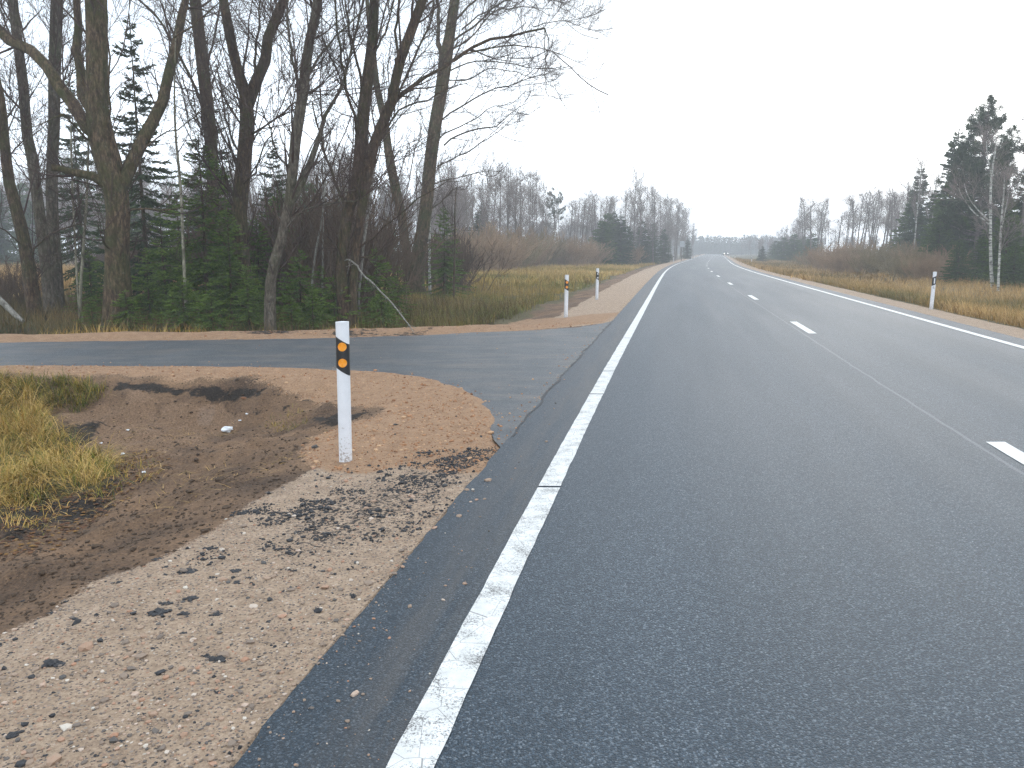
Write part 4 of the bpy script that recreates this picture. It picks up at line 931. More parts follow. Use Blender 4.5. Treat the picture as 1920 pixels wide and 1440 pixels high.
# thin pale stems and fallen wood
def stem(name, label, Y, pts, mat, parent_twigs=True, seed=3, cat='tree', ntw=(10, 60, 200), group=None):
    rg = np.random.default_rng(seed)
    P = np.array([at(p[0], p[1], Y + .15 * i) for i, p in enumerate(pts)]); r_ = np.array([p[2] for p in pts]) * Y / F
    g_ = gz(P[0, 0], P[0, 1])
    if cat == 'tree' and P[0, 2] > g_: P = np.vstack([[P[0, 0], P[0, 1], g_ - .1], P]); r_ = np.concatenate([[r_[0] * 1.1], r_])
    base = P[0].copy(); P, r_ = resample(P, r_, 14)
    t = empty(name, base); tag(t, label, cat, group)
    m_ = MB(); tubes(m_, (P - base)[None], r_[None], 8, cap=True); m_.build('trunk' if cat == 'tree' else 'wood', M[mat], t)
    if ntw:
        m_ = MB(); a, b_ = sprout(rg, P[None], np.minimum(r_, .02)[None], ntw[0], .5, 1.6, 6, (25, 60), .3, .2, .5, .004, .1); tubes(m_, a - base, b_, 4)
        a2, b2 = sprout(rg, a, b_, ntw[1], .3, .8, 5, (25, 60), .2, .1, .5, .003, .12); tubes(m_, a2 - base, b2, 3)
        a3, b3 = sprout(rg, a2, b2, ntw[2], .1, .4, 4, (25, 60), .1, .1, .6, .003, .12); tubes(m_, a3 - base, b3, 3)
        m_.build('crown' if cat == 'tree' else 'twigs', M['twig' if cat == 'tree' else mat], t)
    return t
stem('young_birch', 'pale twin birch stem, right one of the pair by the big tree', 20.5, [(150, 566, 2.9), (154, 500, 2.7), (158, 440, 2.5), (162, 380, 2.4), (165, 300, 2.), (167, 200, 1.5), (165, 80, .9)], 'sapling', seed=31)
stem('young_birch', 'thinner left stem of the pale birch pair by the big tree', 20.7, [(147, 562, 2.), (143, 500, 2.), (140, 440, 2.), (137, 380, 1.8), (134, 300, 1.8), (133, 230, 1.2)], 'sapling', seed=32)
stem('young_birch', 'pale speckled birch stem in front of the green spruces', 19.6, [(349, 585, 3), (345, 500, 3), (342, 430, 2.8), (340, 370, 2.8), (334, 300, 2.6), (329, 250, 2.2), (327, 160, 1.6), (330, 40, 1)], 'sapling', seed=33)
stem('young_birch', 'thin bent pale stem between the two slender trunks', 22, [(585, 550, 2.2), (588, 500, 2), (596, 450, 2), (605, 405, 1.8), (610, 330, 1.4), (606, 250, .9)], 'dead', seed=34, ntw=(6, 20, 50))
stem('young_birch', 'thin straight pale stem beside the bent one', 22.4, [(604, 560, 1.8), (605, 500, 1.7), (605, 440, 1.6), (606, 390, 1.3), (604, 300, .8)], 'dead', seed=35, ntw=(6, 20, 50))
stem('young_birch', 'white birch stem close behind the tall rightmost trunk', 36, [(806, 530, 2.6), (805, 480, 2.4), (806, 430, 2.3), (806, 380, 2), (809, 330, 1.4), (812, 270, .8)], 'birch', seed=36)
stem('young_birch', 'crooked pale reddish stem behind the many stemmed dark tree', 22.5, [(673, 560, 2.2), (678, 500, 2.2), (684, 440, 2.8), (690, 400, 2.8), (697, 350, 2.2), (703, 300, 1.6)], 'dead', seed=37, ntw=(6, 30, 80))
stem('young_tree', 'thin dark stem beside the meadow edge right of the spruce sapling', 32, [(851, 545, 2), (852, 500, 1.8), (853, 440, 1.6), (853, 390, 1.2), (856, 350, .8)], 'bark_dark', seed=38, ntw=(14, 80, 200))
# long dead branch leaning down to the verge
Yb = 20.2; pts = [(648, 489, 2.8), (656, 487, 3.2), (668, 496, 3.6), (680, 513, 3.4), (705, 537, 3), (730, 564, 2.7), (752, 590, 2.4), (768, 612, 2), (777, 626, 1.5)]
P = np.array([at(p[0], p[1], Yb - 3.2 * i / 8) for i, p in enumerate(pts)]); r_ = np.array([p[2] for p in pts]) * Yb / F * .46; base = P[-1].copy(); P, r_ = resample(P, r_, 22)
P += rng.normal(size=P.shape) * .008
t = empty('broken_branch', base); tag(t, 'long pale dead branch leaning from the dark tree down to the verge', 'branch')
mb = MB(); tubes(mb, (P - base)[None], r_[None], 8, cap=True); a, b_ = sprout(np.random.default_rng(5), P[None], r_[None] * .6, 16, .15, .55, 5, (30, 75), -.4, .1, .5, .004, .15); tubes(mb, a - base, b_, 4); mb.build('wood', M['dead'], t)
t = empty('fallen_log', on(20, 596)); tag(t, 'weathered grey log slanting down at the left edge of the frame', 'log'); base = np.array(t.location)
P = np.array([at(-60, 512, 19.4), at(-20, 545, 19.3), at(8, 570, 19.2), at(30, 592, 19.1), at(44, 602, 19.0)]); P, r_ = resample(P, np.array([6.5, 6, 5.5, 5, 3]) * 19 / F, 12)
mb = MB(); tubes(mb, (P - base)[None], r_[None], 9, cap=True); mb.build('wood', M['dead'], t)

# ------------------------------------------------------------------ templates for the wood
def sprays(mb, rg, BP, BL, per_m, sl, sw, droop, tl=.55):
    """needle sprays along branch lines BP (N,K,3)"""
    n, K, _ = BP.shape; cnt = np.maximum(2, (BL * per_m)).astype(int); i = np.repeat(np.arange(n), cnt); m = len(i)
    t = rg.random(m) ** .75 * .97; q = t * (K - 1); a = np.minimum(q.astype(int), K - 2); fr = (q - a)[:, None]
    pos = BP[i, a] * (1 - fr) + BP[i, a + 1] * fr; d = BP[i, a + 1] - BP[i, a]; d /= np.linalg.norm(d, axis=1, keepdims=True) + 1e-9
    side = np.cross(d, [0, 0, 1.]); side /= np.linalg.norm(side, axis=1, keepdims=True) + 1e-9
    sg = np.where(rg.random(m) < .5, -1, 1)[:, None]
    dd = d * rg.uniform(.5, 1.1, (m, 1)) + side * sg * rg.uniform(.1, 1., (m, 1)) + np.array([0, 0, 1.]) * (rg.normal(size=(m, 1)) * .28 - droop)
    dd /= np.linalg.norm(dd, axis=1, keepdims=True); ll = (sl * rg.uniform(.55, 1.25, m) * (1.1 - .5 * t))[:, None]
    nn = np.cross(dd, rg.normal(size=(m, 3))); nn /= np.linalg.norm(nn, axis=1, keepdims=True) + 1e-9
    w_ = (sw * rg.uniform(.6, 1.3, m))[:, None]
    V = np.stack([pos, pos + dd * ll * .4 + nn * w_, pos + dd * ll, pos + dd * ll * .45 - nn * w_], 1)
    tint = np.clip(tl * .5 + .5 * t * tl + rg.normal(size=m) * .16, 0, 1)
    mb.add(V.reshape(-1, 3), None, np.arange(m * 4).reshape(-1, 4), np.repeat(tint, 4))
def spruce_t(h, rad, seed, mat='spruce', per_m=60, sl=.2, sw=.02, nb=150, low=.03, tl=.6, ragged=.25, trunk='bark_dark'):
    rg = np.random.default_rng(seed); K = 5
    zf = np.sort(rg.random(nb) ** 1.15) * (1 - low) + low; z = zf * h
    prof = rad * (1 - zf) ** .75 * (1 - .25 * (zf < .12)) + .05 * rad; L_ = prof * (1 - ragged + 2 * ragged * rg.random(nb)) ; az = rg.uniform(0, 6.28, nb)
    P = np.zeros((nb, K, 3)); P[:, 0, 2] = z; up = .35 * zf - .12
    for k in range(1, K):
        s = k / (K - 1); P[:, k, 0] = np.cos(az) * L_ * s; P[:, k, 1] = np.sin(az) * L_ * s; P[:, k, 2] = z + L_ * (up * s * 1.8 - .42 * s * (1 - s * .55))
    tk = MB(); tz = np.linspace(-.2, h, 8); tp = np.stack([.02 * h * vnoise(tz, tz * 0, .4, seed), tz * 0, tz], -1); tubes(tk, tp[None], (h * .011 * (1.05 - tz / h) + .004)[None], 7)
    tubes(tk, P, np.repeat(np.linspace(.010, .003, K)[None], nb, 0) * (h / 5) ** .5, 3)
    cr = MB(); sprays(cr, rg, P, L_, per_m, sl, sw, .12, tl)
    top = np.zeros((3, K, 3)); top[:, :, 2] = np.linspace(h * .9, h * 1.02, K); sprays(cr, rg, top, np.full(3, h * .12), per_m, sl * .7, sw, -.5, tl)
    return [('trunk', tk.mesh('trunk', M[trunk])), ('crown', cr.mesh('crown', M[mat]))], h
def pine_t(h, seed, mat='pine', nb=46, low=.45, rad=2.6, n_sp=40):
    rg = np.random.default_rng(seed); K = 6; zf = low + (1 - low) * rg.random(nb) ** .9; z = zf * h; az = rg.uniform(0, 6.28, nb)
    L_ = rad * (1.05 - ((zf - low) / (1 - low)) ** 1.6 * .85) * rg.uniform(.55, 1.15, nb)
    P = np.zeros((nb, K, 3)); 
    for k in range(K):
        s = k / (K - 1); P[:, k] = np.stack([np.cos(az) * L_ * s, np.sin(az) * L_ * s, z + L_ * (.15 * s + .35 * s * s)], -1)
    P[:, 1:] += rg.normal(size=(nb, K - 1, 3)) * .06
    tk = MB(); tz = np.linspace(-.2, h, 10); tubes(tk, np.stack([.12 * vnoise(tz, tz * 0, .3, seed), tz * 0, tz], -1)[None], (.012 * h * (1.05 - tz / h) + .01)[None], 8)
    tubes(tk, P, np.linspace(.04, .012, K)[None] * np.ones((nb, 1)), 4)
    P2, R2 = sprout(rg, P, np.full((nb, K), .02), nb * 7, .4, 1.0, 4, (25, 60), .5, .35, .6, .006, .1); tubes(tk, P2, R2, 3)
    cr = MB(); m = nb * 7 * n_sp; i = np.repeat(np.arange(nb * 7), n_sp); s = rg.uniform(.35, 1.05, m)[:, None]; c0 = P2[i, 0] + (P2[i, -1] - P2[i, 0]) * s
    dd = rg.normal(size=(m, 3)) + (P2[i, -1] - P2[i, 0]) * .9 + [0, 0, .35]; dd /= np.linalg.norm(dd, axis=1, keepdims=True); nn = np.cross(dd, rg.normal(size=(m, 3))); nn /= np.linalg.norm(nn, axis=1, keepdims=True)
    c0 = c0 + rg.normal(size=(m, 3)) * .05
    ll = rg.uniform(.12, .26, (m, 1)); V = np.stack([c0, c0 + dd * ll * .5 + nn * .018, c0 + dd * ll, c0 + dd * ll * .5 - nn * .018], 1)
    cr.add(V.reshape(-1, 3), None, np.arange(m * 4).reshape(-1, 4), np.repeat(np.clip(.5 + rg.normal(size=m) * .2, 0, 1), 4))
    return [('trunk', tk.mesh('trunk', M['bark_far'])), ('crown', cr.mesh('crown', M[mat]))], h
def bare_t(h, seed, n=(22, 170, 900), spread=.32, bark='bark_far', twig='twig_far', stems=1, clear=.28, tw=.006, up=.5, ang=(22, 45), droop=0.):
    rg = np.random.default_rng(seed); TP = []; TR = []
    for s in range(stems):
        an = rg.uniform(0, 6.28); lean = rg.uniform(.0, .07) + (.05 if stems > 1 else 0); zz = np.linspace(-.2, h * rg.uniform(.86, 1.), 12)
        TP.append(np.stack([math.cos(an) * lean * zz + .15 * (s > 0) + .014 * h * vnoise(zz, zz * 0 + s, .25, seed), math.sin(an) * lean * zz + .014 * h * vnoise(zz, zz * 0 + s, .25, seed + 9), zz], -1)); TR.append(.0085 * h * (1.04 - zz / h) ** .8 / stems ** .4 + .012)
    TP = np.array(TP); TR = np.array(TR); tk = MB(); tubes(tk, TP, TR, 7)
    a, b_ = sprout(rg, TP, np.minimum(TR, .06), n[0], h * .16, h * spread, 6, ang, up, clear, .5, .016, .08, droop=droop); tubes(tk, a, b_, 4)
    cr = MB(); a2, b2 = sprout(rg, np.concatenate([a, TP[:, 6:]]), np.concatenate([b_, np.minimum(TR[:, 6:], .03)]), n[1], h * .06, h * .17, 5, (20, 50), up, .15, .5, tw * 1.3, .1, droop=droop); tubes(cr, a2, b2, 3)
    a3, b3 = sprout(rg, a2, b2, n[2], h * .03, h * .09, 4, (20, 55), up * .5, .1, .6, tw, .13, droop=droop * 1.5); tubes(cr, a3, b3, 3)
    return [('trunk', tk.mesh('trunk', M[bark])), ('crown', cr.mesh('crown', M[twig]))], h
def bush_t(h, rad, seed, twig='twig_bush', n=(70, 420, 1150), tw=.010):
    rg = np.random.default_rng(seed); m = n[0]; K = 6; az = rg.uniform(0, 6.28, m); lean = rg.uniform(0, 1, m) ** .7 * rad / h * 1.15; L_ = h * rg.uniform(.6, 1.05, m) / np.sqrt(1 + lean ** 2)
    P = np.zeros((m, K, 3)); b0 = rg.normal(size=(m, 2)) * rad * .22
    for k in range(K):
        s = k / (K - 1); P[:, k] = np.stack([b0[:, 0] + np.cos(az) * lean * L_ * s, b0[:, 1] + np.sin(az) * lean * L_ * s, -.1 + L_ * s * (1 - .12 * s * lean)], -1)
    P[:, 1:] += rg.normal(size=(m, K - 1, 3)) * .05 * h / 3
    tk = MB(); tubes(tk, P, np.linspace(.022, .008, K)[None] * np.ones((m, 1)), 4)
    cr = MB(); a, b_ = sprout(rg, P, np.full((m, K), .012), n[1], h * .2, h * .42, 5, (12, 38), .3, .15, .6, tw, .1); tubes(cr, a, b_, 3)
    a2, b2 = sprout(rg, a, b_, n[2], h * .08, h * .22, 4, (15, 45), .25, .1, .6, tw * .8, .12); tubes(cr, a2, b2, 3)
    return [('stems', tk.mesh('stems', M[twig])), ('crown', cr.mesh('crown', M[twig]))], h
def inst(T, name, label, cat, x, y, hgt, group=None, rz=None, wide=1.):
    parts, h = T; s = hgt / h; t = empty(name, (x, y, gz(x, y)), rng.uniform(0, 6.28) if rz is None else rz, s); t.scale = (s * wide, s * wide, s)
    tag(t, label, cat, group)
    for n_, me in parts:
        o = bpy.data.objects.new(n_, me); COL.objects.link(o); o.parent = t
    return t
def by_px(px, top, Y):
    p = at(px, top, Y); return p[0], Y, p[2] - gz(p[0], Y)
SP_N = [spruce_t(4.2, 1.25, 101, 'spruce', 95, .15, .014, 170, tl=.7), spruce_t(3.0, 1.2, 102, 'spruce', 100, .14, .013, 140, tl=.75), spruce_t(8.5, 2.0, 103, 'spruce_dark', 70, .24, .022, 190, tl=.5, ragged=.4), spruce_t(1.6, .9, 104, 'spruce', 110, .12, .012, 90, tl=.8)]
SP_F = [spruce_t(12, 2.6, 111, 'spruce_dark', 46, .44, .05, 300, tl=.55), spruce_t(10, 2.1, 112, 'spruce_dark', 46, .42, .05, 270, tl=.6, ragged=.4), spruce_t(7, 2.3, 113, 'spruce', 52, .36, .04, 250, tl=.45)]
PINE = [pine_t(13, 121), pine_t(11, 122, low=.18, rad=2.3, nb=130, n_sp=70)]
bw = dict(ang=(30, 60), up=.32, tw=.006)
BARE = [bare_t(13, 131, n=(24, 200, 1300), **bw), bare_t(12, 132, stems=2, n=(26, 220, 1300), **bw), bare_t(14, 133, spread=.30, n=(26, 220, 1300), **bw), bare_t(11, 134, stems=3, n=(34, 240, 1300), **bw), bare_t(13, 135, n=(28, 240, 1500), spread=.36, **bw)]
ALDER = [bare_t(10, 141, n=(18, 110, 620), spread=.2, clear=.45, bark='bark_far', ang=(28, 60), up=.3), bare_t(10, 142, n=(16, 110, 620), spread=.22, clear=.5, stems=2, bark='bark_far', ang=(28, 60), up=.3)]
BIRCH = [bare_t(12, 151, n=(20, 130, 800), spread=.22, bark='birch', clear=.4, droop=.12), bare_t(11, 152, n=(22, 150, 900), spread=.25, bark='birch', clear=.35, stems=1, droop=.1)]
BUSH = [bush_t(3.2, 2.4, 161), bush_t(3.0, 2.6, 162, 'twig_green'), bush_t(3.4, 2.2, 163)]

BUSHD = [bush_t(3.2, 2.4, 164, 'twig_dim', n=(50, 380, 1200)), bush_t(3.0, 2.4, 165, 'twig_dim', n=(50, 380, 1200))]
# young spruces under the tall trees
for px, top, Y, k, lab in [(372, 262, 21.5, 0, 'tall bright green young spruce behind the speckled birch stem'), (300, 400, 22.5, 1, 'dark green spruce sapling just right of the big forked trunk'), (425, 395, 20.6, 0, 'green young spruce left of the reddish forked trunk'),
        (462, 500, 19.4, 1, 'low bright green spruce sapling at the verge in front of the reddish trunk'), (560, 470, 20.8, 1, 'broad young spruce right of the slender grey trunk'), (600, 500, 21.6, 1, 'dark young spruce under the thin pale stems'),
        (705, 468, 22.2, 1, 'round topped young spruce under the leaning dead branch'), (832, 392, 34, 0, 'slim young spruce by the meadow right of the tall trunk'), (745, 500, 24, 1, 'small spruce left of the tall trunk base'),
        (243, 40, 27, 2, 'tall thin dark spruce showing between trunk and right limb of the big tree'), (165, 470, 23.5, 1, 'shadowy spruce sapling between the birch pair and the big trunk'), (130, 150, 33, 2, 'thin spruce top behind the straight grey trunk'),
        (510, 260, 29, 2, 'dark spruce behind the V of the reddish trunk'), (395, 180, 31, 2, 'dark spruce hidden behind the upright dark trunk'), (620, 430, 27, 0, 'young spruce deep behind the bent pale stem'),
        (235, 545, 19.2, 3, 'tiny spruce bush at the foot of the big trunk'), (340, 520, 19.2, 3, 'tiny dark spruce in front of the speckled birch'), (170, 560, 19.5, 3, 'tiny olive spruce left of the big trunk foot'), (395, 545, 18.9, 3, 'lowest spruce tuft behind the yellow verge grass'), (545, 560, 19.6, 3, 'tiny spruce close right of the slender trunk'), (275, 500, 21, 3, 'small dark spruce in the shade right of the big trunk'), (585, 545, 19.8, 3, 'small spruce left of the dark many stemmed tree'), (405, 300, 24, 0, 'tall green spruce close behind the upright dark trunk'), (520, 360, 25, 0, 'green spruce filling the space behind the slender trunk'), (480, 410, 23, 0, 'mid green spruce between reddish and slender trunks'), (330, 360, 24.5, 0, 'dark green spruce left of the speckled birch'), (660, 480, 25, 1, 'green spruce behind the foot of the many stemmed tree'), (625, 520, 20.4, 3, 'tiny spruce left of the foot of the many stemmed tree'), (715, 545, 20.5, 3, 'tiny spruce under the middle of the leaning dead branch')]:
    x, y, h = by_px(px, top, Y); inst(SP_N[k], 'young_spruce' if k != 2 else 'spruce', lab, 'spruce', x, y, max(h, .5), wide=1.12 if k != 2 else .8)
# shrubs among the trunks
for i, (px, top, Y) in enumerate([(590, 300, 24), (500, 330, 25), (700, 380, 26), (660, 420, 30), (560, 410, 28), (440, 420, 27), (270, 440, 28), (620, 360, 33), (800, 430, 40), (30, 480, 26), (-40, 500, 24)]):
    x, y, h = by_px(px, top, Y); inst(BUSHD[i % 2], 'thicket_shrub', 'leafless brown shrub among the left trunks', 'shrub', x, y, h, 'leafless shrubs among the trunks', wide=.9)

# the wood behind
ORD = 'first second third fourth fifth sixth seventh eighth ninth tenth eleventh twelfth thirteenth fourteenth fifteenth sixteenth seventeenth eighteenth nineteenth twentieth'.split()
def row(T, name, label, group, cat, pts, wide=1., nth=False):
    if nth: pts = sorted(pts)
    for i, (px, top, Y) in enumerate(pts):
        x, y, h = by_px(px, top, Y); inst(T[int(rng.integers(len(T)))], name, ORD[i] + ' from the left, ' + label if nth else label, cat, x, y, h, group, wide=wide * rng.uniform(.9, 1.15))
q = []
for i in range(62):
    Y = float(rng.uniform(48, 105)); px = float(rng.uniform(-120, 860)); top = 262 + 60 * rng.random() + (Y - 40) * .5
    if px < 150 and Y < 74: Y += 36
    q.append((px, top, Y))
row(BARE, 'bare_tree', 'leafless grey brown tree deep in the wood behind the left trunks', 'leafless trees deep in the left wood', 'tree', q, .9)
q = [(float(rng.uniform(-100, 760)), float(rng.uniform(330, 440)), float(rng.uniform(48, 80))) for i in range(16)]
q = [(a, b_, c + (25 if a < 150 else 0)) for a, b_, c in q]
row(SP_F, 'spruce', 'dark spruce deep in the wood behind the left trunks', 'spruces deep in the left wood', 'spruce', q)
row(BUSHD, 'thicket_shrub', 'brown leafless shrub at the back of the left wood', 'shrubs deep in the left wood', 'shrub', [(float(rng.uniform(160, 900)), float(rng.uniform(425, 450)), float(rng.uniform(38, 66))) for i in range(16)])
row(BARE, 'bare_tree', 'hazy leafless tree in the tall row behind the left willow bushes', 'tall row behind the left willows', 'tree', [(852, 330, 78), (870, 318, 86), (890, 322, 92), (905, 305, 84), (922, 312, 95), (935, 298, 88), (950, 302, 98), (964, 318, 90), (980, 312, 96), (995, 325, 104), (1008, 350, 100), (912, 345, 76), (878, 350, 72), (945, 340, 82), (838, 340, 74), (1000, 345, 92), (970, 350, 80), (1020, 372, 110)], 1.05, True)
row(SP_F, 'spruce', 'small green spruce half hidden in the tall hazy left row', 'small spruces in the tall hazy row', 'spruce', [(895, 398, 80), (915, 415, 86), (882, 425, 70), (905, 380, 92)])
row(ALDER, 'slender_tree', 'slender leafless tree in the thin line left of the road', 'thin line of trees left of the road', 'tree', [(1030, 380, 120), (1052, 372, 124), (1066, 368, 118), (1078, 376, 130), (1090, 370, 126), (1100, 374, 134), (1112, 366, 122), (1124, 372, 130), (1136, 366, 126), (1146, 376, 136), (1158, 372, 128), (1085, 385, 112), (1120, 385, 115)], 1.3, True)
x, y, h = by_px(1040, 356, 112); inst(PINE[0], 'pine_tree', 'single pine top standing out of the thin tree line left of the road', 'pine', x, y, h, wide=.9)
row(BARE, 'bare_tree', 'faint leafless tree between the slender ones on the left', 'filler trees of the thin left line', 'tree', [(1060, 400, 150), (1100, 400, 155), (1140, 398, 150), (1080, 410, 160), (1120, 405, 165), (1040, 395, 140)], 1.)
x, y, h = by_px(1191, 306, 118); inst(BARE[2], 'tall_bare_tree', 'tallest single bare tree left of the road, rising above its neighbours', 'tree', x, y, h, wide=.85)
row(BARE, 'bare_tree', 'bare tree grouped round the tallest one left of the road', 'trees round the tallest left tree', 'tree', [(1172, 352, 122), (1208, 348, 124), (1220, 352, 128), (1232, 346, 132), (1243, 356, 138), (1228, 365, 120), (1200, 372, 116), (1180, 370, 130)], .85)
row(SP_F, 'spruce', 'dark rounded spruce in the clump below the tallest left tree', 'dark clump below the tallest left tree', 'spruce', [(1140, 402, 112), (1152, 398, 116), (1165, 405, 110), (1130, 415, 108), (1205, 415, 122), (1225, 420, 128), (1245, 430, 135), (1180, 425, 114), (1290, 448, 180)], 1.4)
row(BARE, 'bare_tree', 'pale hazy tree closing the left row towards the far bend', 'hazy left row towards the bend', 'tree', [(1250, 374, 150), (1258, 370, 160), (1266, 378, 170), (1272, 384, 178), (1278, 388, 190), (1284, 396, 205), (1290, 408, 220), (1296, 418, 240), (1301, 428, 262), (1255, 400, 145), (1268, 405, 158), (1280, 420, 180), (1262, 390, 190)], 1.)
# left willow bushes
row(BUSH, 'willow_bush', 'leafless brown willow bush in the thicket beyond the left meadow', 'left willow thicket', 'bush', [(875, 420, 74), (905, 424, 68), (935, 420, 75), (960, 426, 81), (985, 424, 87), (1008, 428, 92), (1030, 434, 98), (1052, 438, 103), (1075, 442, 96), (1098, 446, 103), (1120, 448, 110), (1145, 452, 116), (1168, 455, 122), (1180, 458, 114), (890, 440, 75), (925, 438, 71), (1000, 440, 88), (1065, 448, 105), (950, 445, 75), (1040, 446, 97), (858, 430, 68), (1110, 455, 104), (840, 440, 66), (975, 446, 88)], 1.25)
# right side, from the bend to the frame edge
row(BARE, 'bare_tree', 'pale hazy tree far right of the road near the bend', 'hazy right row near the bend', 'tree', [(1392, 446, 330), (1400, 444, 320), (1410, 442, 300), (1420, 440, 290), (1430, 442, 280), (1440, 438, 270), (1450, 440, 250), (1459, 434, 230), (1468, 430, 215), (1478, 420, 200), (1486, 412, 190), (1494, 404, 175), (1503, 410, 168), (1510, 400, 160), (1405, 450, 280), (1425, 450, 262), (1446, 448, 240), (1472, 440, 190), (1490, 432, 165), (1500, 430, 155)], 1.1)
row(SP_F, 'spruce', 'dim dark spruce at the foot of the hazy right row', 'dark feet of the right row', 'spruce', [(1430, 462, 150), (1470, 446, 160), (1490, 440, 150), (1508, 444, 146), (1455, 452, 175), (1525, 438, 138)], 1.7)
row(ALDER, 'slender_tree', 'tall slender bare tree in the open row right of the road', 'open row of slender trees on the right', 'tree', [(1517, 372, 140), (1528, 368, 136), (1535, 376, 138), (1546, 380, 142), (1557, 412, 130), (1575, 392, 128), (1588, 380, 124), (1605, 356, 120), (1612, 362, 118), (1622, 372, 122), (1634, 362, 118), (1646, 366, 116), (1660, 362, 112), (1667, 360, 110), (1680, 352, 106), (1692, 344, 104), (1703, 346, 102), (1640, 380, 130), (1598, 395, 135), (1672, 380, 120)], 1.45, True)
row(BARE, 'bare_tree', 'thin hazy tree behind the open row on the right', 'hazy trees behind the open right row', 'tree', [(1520, 395, 150), (1540, 398, 155), (1688, 370, 125), (1700, 340, 118)], .8)
row(BUSH, 'willow_bush', 'leafless brown willow bush in the long thicket right of the road', 'right willow thicket', 'bush', [(1540, 462, 90), (1562, 456, 85), (1585, 452, 88), (1608, 450, 83), (1630, 448, 85), (1652, 450, 81), (1675, 448, 78), (1698, 450, 73), (1720, 454, 65), (1742, 458, 60), (1765, 462, 56), (1575, 465, 73), (1605, 466, 71), (1640, 464, 68), (1675, 466, 66), (1710, 468, 56), (1740, 474, 53), (1775, 478, 52), (1520, 470, 102), (1505, 474, 115), (1800, 476, 53), (1550, 470, 81)], 1.3)
for px, top, Y, T, nm, lab, wd in [(1728, 316, 78, SP_F[0], 'spruce', 'leftmost dark spruce behind the right willows', .95), (1712, 372, 82, SP_F[2], 'spruce', 'short dark spruce left of the leftmost tall one', 1.1), (1752, 362, 74, SP_F[1], 'spruce', 'dark spruce between the leftmost and the pointed one', 1.3), (1798, 248, 66, SP_F[0], 'spruce', 'tall pointed spruce left of the big pine', 1.0), (1782, 340, 62, SP_F[2], 'spruce', 'broad spruce under the tall pointed one', 1.0), (1825, 380, 58, SP_F[2], 'spruce', 'broad dark spruce at the foot of the big pine', 1.), (1765, 400, 60, SP_F[2], 'spruce', 'low spruce behind the end of the right willows', 1.1), (1850, 430, 50, SP_F[2], 'spruce', 'low spruce just behind the white birch trunk', 1.15), (1895, 375, 46, SP_F[2], 'spruce', 'bright green spruce at the right edge behind the birches', 1.), (1925, 340, 48, SP_F[1], 'spruce', 'tall spruce cut by the right edge of the frame', 1.3), (1905, 460, 42, SP_F[2], 'spruce', 'lowest green spruce at the right edge', 1.4), (1825, 300, 62, SP_F[1], 'spruce', 'dark spruce filling the gap left of the pine trunk', 1.3), (1880, 330, 56, SP_F[1], 'spruce', 'dark spruce right of the pine trunk', 1.3), (1800, 455, 49, SP_F[2], 'spruce', 'squat dark spruce between willows and birch', 1.3), (1960, 300, 50, SP_F[0], 'spruce', 'spruce just beyond the right edge', 1.2)]:
    x, y, h = by_px(px, top, Y); inst(T, nm, lab, 'spruce', x, y, h, wide=wd)
x, y, h = by_px(1853, 198, 55); inst(PINE[1], 'pine_tree', 'big ragged pine rising highest on the right side', 'pine', x, y, h, wide=1.05)
x, y, h = by_px(1936, 225, 46); inst(PINE[0], 'pine_tree', 'pine at the right frame edge reaching a branch into view', 'pine', x, y, h, wide=1.15)
x, y, h = by_px(1726, 300, 72); inst(BIRCH[0], 'birch_tree', 'thin pale birch in front of the leftmost right hand spruce', 'birch', x, y, h, wide=.8)
x, y, h = by_px(1756, 300, 70); inst(BIRCH[1], 'birch_tree', 'crooked birch with pale trunk patches among the right spruces', 'birch', x, y, h, wide=.8)
def traced_birch(name, label, Y, trunk, limbs, seed, n=(14, 120, 700)):
    rg = np.random.default_rng(seed); P = np.array([at(a, b_, Y) for a, b_, c in trunk]); r_ = np.array([c for a, b_, c in trunk]) * Y / F * .85; g_ = gz(P[0, 0], Y)
    P[0, 2] = min(P[0, 2], g_ - .1); base = np.array([P[0, 0], Y, g_]); t = empty(name, base); tag(t, label, 'birch'); tk = MB(); A, B_ = resample(P, r_, 16); tubes(tk, (A - base)[None], B_[None], 9); src = [A[::3][:6]]; sr = [B_[::3][:6]]
    for i, l in enumerate(limbs):
        Q_ = np.array([at(a, b_, Y + rg.uniform(-.5, .5) * k) for k, (a, b_, c) in enumerate(l)]); q_ = np.array([c for a, b_, c in l]) * Y / F * .62; Q_, q_ = resample(Q_, q_, 12); tubes(tk, (Q_ - base)[None], q_[None], 6)
        src.append(resample(Q_, q_, 6)[0]); sr.append(resample(Q_, q_, 6)[1])
    tk.build('trunk', M['birch'], t); cr = MB()
    a, b_ = sprout(rg, np.array(src), np.minimum(np.array(sr), .03), n[0] * 2, 1., 2.4, 6, (20, 45), .5, .3, .5, .008, .08); tubes(cr, a - base, b_, 3)
    a2, b2 = sprout(rg, a, b_, n[1], .4, 1.2, 5, (20, 50), .2, .1, .5, .006, .1); tubes(cr, a2 - base, b2, 3)
    a3, b3 = sprout(rg, a2, b2, n[2], .2, .7, 4, (20, 50), -.1, .1, .6, .005, .12); tubes(cr, a3 - base, b3, 3); cr.build('crown', M['twig_far'], t)
